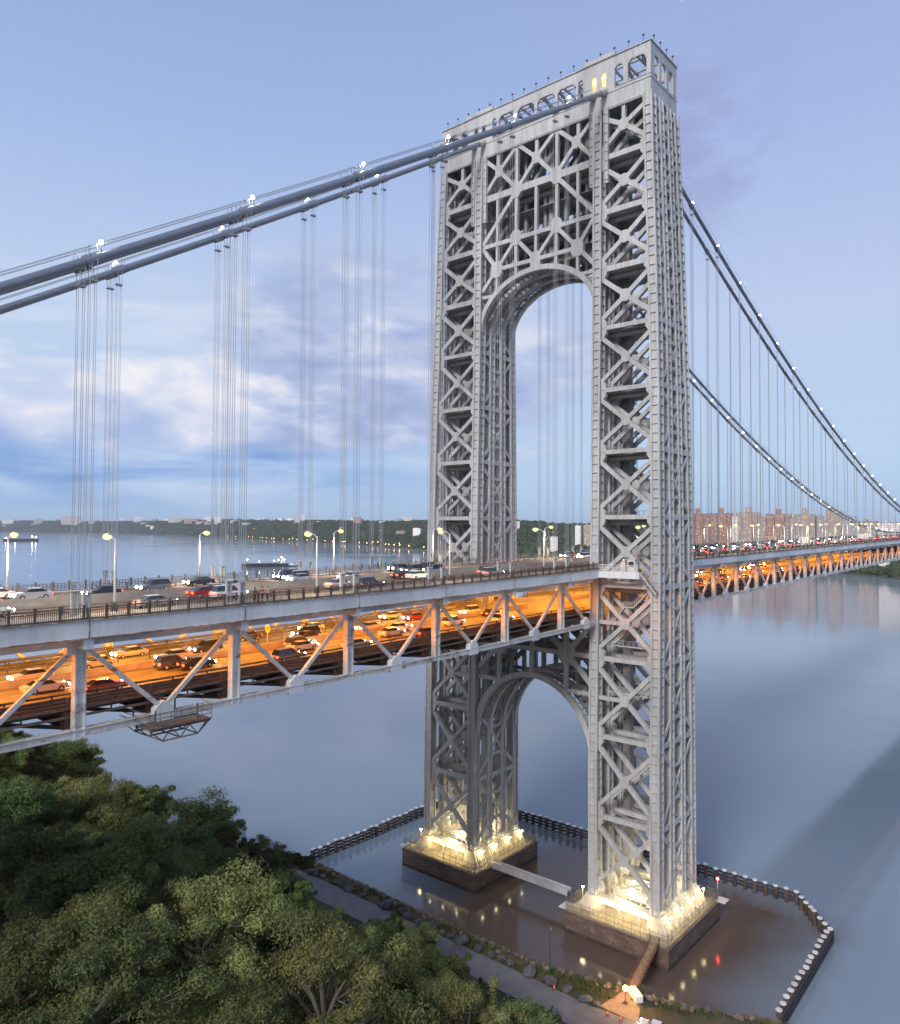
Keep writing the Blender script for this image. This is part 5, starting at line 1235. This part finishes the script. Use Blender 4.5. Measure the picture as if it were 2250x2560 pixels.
for z in (1.5, 2.0, 2.5):
    b.beam((-106.8, -19.4, z0+z), (-99.4, -19.4, z0+z), .06, .06); b.beam((-99.4, -19.4, z0+z), (-98.8, -16.2, z0+z), .06, .06); b.beam((-106.8, -19.4, z0+z), (-106.8, -12.9, z0+z), .06, .06)
for k in range(7): b.box((-106.8+1.23*k, -19.4, z0+1.7), (.06, .06, 1.7))
b.build('railing', RAILG, T)
b = MB()
for x in (-105.6, -100.6):
    for y in (-18.4, -13.6): b.beam((x, y, z0+.8), (x, y, z0+2.6), .12, .12)
b.build('hanger_bar', DARKST, T)
# yellow turn sign standing in the lower road
T = empty('turn_sign', (-76.4, 2.0, Zl(-76.4)), label='round yellow sign with a black turn back arrow on the lower deck', cat='road sign')
b = MB(); b.cyl((0, 0, 0), (0, 0, 2.6), .06, 8); b.build('post', LAMPG, T)
b = MB(); b.cyl((-.03, 0, 2.7), (.03, 0, 2.7), .62, 24); p = b.build('plate', mat('sign_yellow', (.75, .50, .04), .5, var=.03, scale=1), T)
b = MB()
for k in range(9):
    a0, a1 = math.pi*k/9, math.pi*(k+1)/9; b.beam((-.045, .2*math.cos(a0), 2.8+.2*math.sin(a0)), (-.045, .2*math.cos(a1), 2.8+.2*math.sin(a1)), .09, .02)
b.beam((-.045, .2, 2.82), (-.045, .2, 2.45), .09, .02); b.prism([(-.06, -.2, 2.48), (-.06, -.34, 2.76), (-.06, -.06, 2.76)], (.02, 0, 0)); b.build('arrow', RUBBER, p)

# ------------------------------------------------------------------ people on the near footway
def person(x, y, rz, top, legs, label, pose=0):
    P = empty('person', (x, y, Zr(x)+.225), rz, label=label, cat='person', group='people on the footway')
    def skin(name, verts, edges, M, sub=1):
        me = bpy.data.meshes.new(name); me.from_pydata([v[:3] for v in verts], edges, []); me.materials.append(M); o = bpy.data.objects.new(name, me); COL.objects.link(o); o.parent = P
        o.modifiers.new('skin', 'SKIN'); 
        if not me.skin_vertices: me.skin_vertices.new()
        sv_ = me.skin_vertices[0].data
        for i, v in enumerate(verts): sv_[i].radius = (v[3], v[4] if len(v) > 4 else v[3])
        sv_[0].use_root = True
        ms = o.modifiers.new('sub', 'SUBSURF'); ms.levels = sub; ms.render_levels = sub
        return o
    SK = mat('skin', (.45, .28, .20), .6, var=.05, scale=5)
    V = [(0, 0, .95, .13, .10), (0, 0, 1.15, .125, .09), (.0, 0, 1.38, .15, .10), (.02, 0, 1.50, .06), (.03, 0, 1.60, .085, .09), (.03, 0, 1.72, .08, .085)]; Ed = [(0, 1), (1, 2), (2, 3), (3, 4), (4, 5)]
    Vl = [(0, 0, .95, .14, .11)]; El = []; Vt = [(0, 0, .93, .145, .115), (0, 0, 1.15, .14, .105), (0, 0, 1.39, .165, .115), (.01, 0, 1.46, .08)]; Et = [(0, 1), (1, 2), (2, 3)]
    for s in (-1, 1):
        i = len(V); st = .12*s*(1 if pose != 1 else .3)
        V += [(0, .10*s, .86, .085), (.03+st*.5, .11*s, .48, .055), (-.02+st, .11*s, .09, .042), (.12+st, .12*s, .04, .04)]; Ed += [(0, i), (i, i+1), (i+1, i+2), (i+2, i+3)]
        j = len(Vl); Vl += [(0, .10*s, .86, .10), (.03+st*.5, .11*s, .48, .07), (-.02+st, .11*s, .12, .058)]; El += [(0, j), (j, j+1), (j+1, j+2)]
        i = len(V); f = .22 if pose == 2 else .06-.1*s
        hnd = [(.0, .21*s, 1.40, .055), (-.02, .27*s, 1.14, .042), (f, .27*s, .92 if pose != 2 else 1.12, .03), (f+.02, .27*s, .84 if pose != 2 else 1.14, .032, .02)]
        V += hnd; Ed += [(2, i), (i, i+1), (i+1, i+2), (i+2, i+3)]
        for q, (dy, ln) in enumerate(((-.03, .075), (-.01, .085), (.01, .08), (.03, .065))):
            V.append((f+.03, .27*s+dy, (.84 if pose != 2 else 1.14)-ln, .009)); Ed.append((i+3, len(V)-1))
        V.append((f+.07, .25*s, .84 if pose != 2 else 1.12, .01)); Ed.append((i+3, len(V)-1))
        j = len(Vt); Vt += [(.0, .21*s, 1.40, .075), (-.02, .27*s, 1.14, .06), (f*.9, .27*s, .96 if pose != 2 else 1.12, .05)]; Et += [(2, j), (j, j+1), (j+1, j+2)]
    skin('body', V, Ed, SK); skin('trousers', Vl, El, mat('cloth_'+legs[0], legs[1], .9, var=.1, scale=6)); skin('jacket', Vt, Et, mat('cloth_'+top[0], top[1], .9, var=.1, scale=6))
    b = MB(); b.ball((.01, 0, 1.70), .105, 10, 6, (1, .9, .95)); b.build('hair', mat('hair_dark', (.03, .02, .015), .8, var=.2, scale=9), P, True)
    b = MB()
    for s in (-1, 1): b.ball((.112, .032*s, 1.665), .012, 6, 4)
    b.build('eyes', GLASSD, P); b = MB(); b.prism([(.105, -.012, 1.62), (.105, .012, 1.62), (.105, 0, 1.66)], (.03, 0, -.005)); b.box((.105, 0, 1.585), (.01, .045, .01)); b.build('nose_and_mouth', SK, P)
    b = MB()
    for s in (-1, 1): b.box((.07+(.12*s*(1 if pose != 1 else .3)), .115*s, .03), (.27, .10, .06))
    b.build('shoes', RUBBER, P)
person(-93.9, -16.9, R(60), ('white', (.6, .6, .62)), ('denim', (.06, .08, .16)), 'person in a pale top standing alone beside the rope guards')
person(-92.2, -17.0, R(-75), ('grey', (.16, .16, .18)), ('black', (.03, .03, .035)), 'person in dark clothes in the middle of the group at the railing', 1)
person(-90.9, -16.7, R(200), ('red', (.42, .10, .09)), ('denim', (.06, .08, .16)), 'person in a reddish top nearest the tower with hands raised', 2)
person(-90.4, -17.2, R(230), ('tan', (.40, .32, .24)), ('black', (.03, .03, .035)), 'person in a tan top behind the one in red', 0)

# ------------------------------------------------------------------ things on the bank below
T = empty('gangway', (0, 0, 0), label='brown sloping wooden gangway from the bank up to the near stone pier', cat='gangway')
b = MB(); A = Vector((-25.3, -33.4, 2.9)); B_ = Vector((-12.6, -31.4, 4.6)); n = 26
for k in range(n):
    p = A.lerp(B_, k/n); q = A.lerp(B_, (k+.8)/n); b.beam(p, q, 1.5, .10, (0, 0, 1))
b.build('planks', mat('gangway_wood', (.20, .13, .08), .85, col2=(.30, .21, .14), scale=1.5), T)
b = MB(); sdv = (B_-A).cross(Vector((0, 0, 1))).normalized()
for s in (-1, 1):
    b.beam(A+sdv*.8*s, B_+sdv*.8*s, .3, .12, (0, 0, 1)); b.beam(A+sdv*.8*s+Vector((0, 0, 1)), B_+sdv*.8*s+Vector((0, 0, 1)), .06, .06)
    for k in range(9): p = A.lerp(B_, k/8)+sdv*.8*s; b.beam(p, p+Vector((0, 0, 1)), .06, .06)
b.build('side_rail', RUST, T)
gx, gy = -28.4, -34.9
T = empty('work_lamp', (gx-1.6, gy+.5, 2.6), label='orange glowing work lamp on a short mast beside the white trailer', cat='lamp')
b = MB(); b.cyl((0, 0, 0), (0, 0, 2.3), .06, 8); b.box((0, 0, .1), (.7, .7, .15)); b.build('mast', DARKST, T); b = MB(); b.ball((0, 0, 2.5), .42, 10, 6); b.build('bulb', ORANGEL, T, True)
plight('work', (0, 0, 3.1), 2200, (1, .45, .10), .25, T)
T = empty('white_trailer', (gx+.5, gy-.2, 2.6), R(52), label='white box trailer parked on the bank at the foot of the gangway', cat='trailer')
b = MB(); b.prism([(-2.3, -1, .5), (1.9, -1, .5), (2.3, -1, .9), (2.3, -1, 1.9), (1.9, -1, 2.3), (-2.3, -1, 2.3)], (0, 2, 0)); b.build('body', WHITE, T)
b = MB(); b.box((2.33, 0, 1.5), (.06, 1.2, .6)); b.box((0, -1.02, 1.5), (.9, .05, .7)); b.build('window', GLASSD, T)
b = MB(); b.beam((-2.3, 0, .6), (-3.8, 0, .5), .2, .12, (0, 0, 1)); b.build('tow_bar', DARKST, T)
for y in (-1.02, 1.02): b = MB(); b.cyl((-.2, y-.1, .33), (-.2, y+.1, .33), .33, 14); b.build('wheel', RUBBER, T)
T.scale = (.72, .62, .62)
for k, (px, py, lb) in enumerate(((1386, 2473, 'orange traffic cone on the road edge near the green pole'), (1381, 2466, 'second orange cone just behind the one by the green pole'), (1519, 2538, 'orange traffic cone on the road below the work lamp'), (1552, 2551, 'orange cone closest to the white car'))):
    q = at_z(px, py, 2.64); T = empty('traffic_cone', (q.x, q.y, 2.63), label=lb, cat='traffic cone', group='orange cones')
    b = MB(); b.cyl((0, 0, .04), (0, 0, .85), .21, 14, .04); b.build('cone', mat('cone_orange', (.75, .12, .02), .5, var=.05, scale=2), T); b = MB(); b.box((0, 0, .025), (.5, .5, .05)); b.build('foot', RUBBER, T); b = MB(); b.cyl((0, 0, .42), (0, 0, .58), .135, 14, .10); b.build('band', CAPW, T)
T = empty('green_pole', (-31.4, -20.4, 2.5), label='tall dark green pole with a small flag on the bank between the two piers', cat='pole')
b = MB(); b.tube([(0, 0, 0), (0, 0, 4), (0, 0, 8.6)], .12, 10, [.16, .13, .10]); b.build('shaft', mat('green_paint', (.03, .09, .07), .5, var=.1, scale=2), T)
b = MB(); b.box((.35, .1, 7.9), (.6, .04, .5)); b.build('flag', mat('flag_cloth', (.55, .50, .52), .8, col2=(.5, .2, .2), scale=3), T)
q = at_z(1640, 2566, 2.63); o = copy_tree(CP[6]); o.location = (q.x-1.2, q.y-.3, 2.63); o.rotation_euler = (0, 0, R(100)); tag(o, 'white saloon car parked on the shore road at the bottom edge', 'car'); o['group'] = 'parked cars'

# ------------------------------------------------------------------ the air between here and the far hills
HZ = bpy.data.materials.new('air'); HZ.use_nodes = True; nt = HZ.node_tree; nt.nodes.clear()
out = N(nt, 'ShaderNodeOutputMaterial'); pv = N(nt, 'ShaderNodeVolumePrincipled'); pv.inputs['Color'].default_value = (.82, .88, 1.0, 1); pv.inputs['Density'].default_value = 3.2e-5; pv.inputs['Anisotropy'].default_value = .2
L(nt, pv.outputs[0], out.inputs['Volume'])
b = MB(); b.box((9000, 8000, 114), (20000, 26000, 238)); b.build('haze', HZ, label='thin evening haze over the river', kind='stuff')
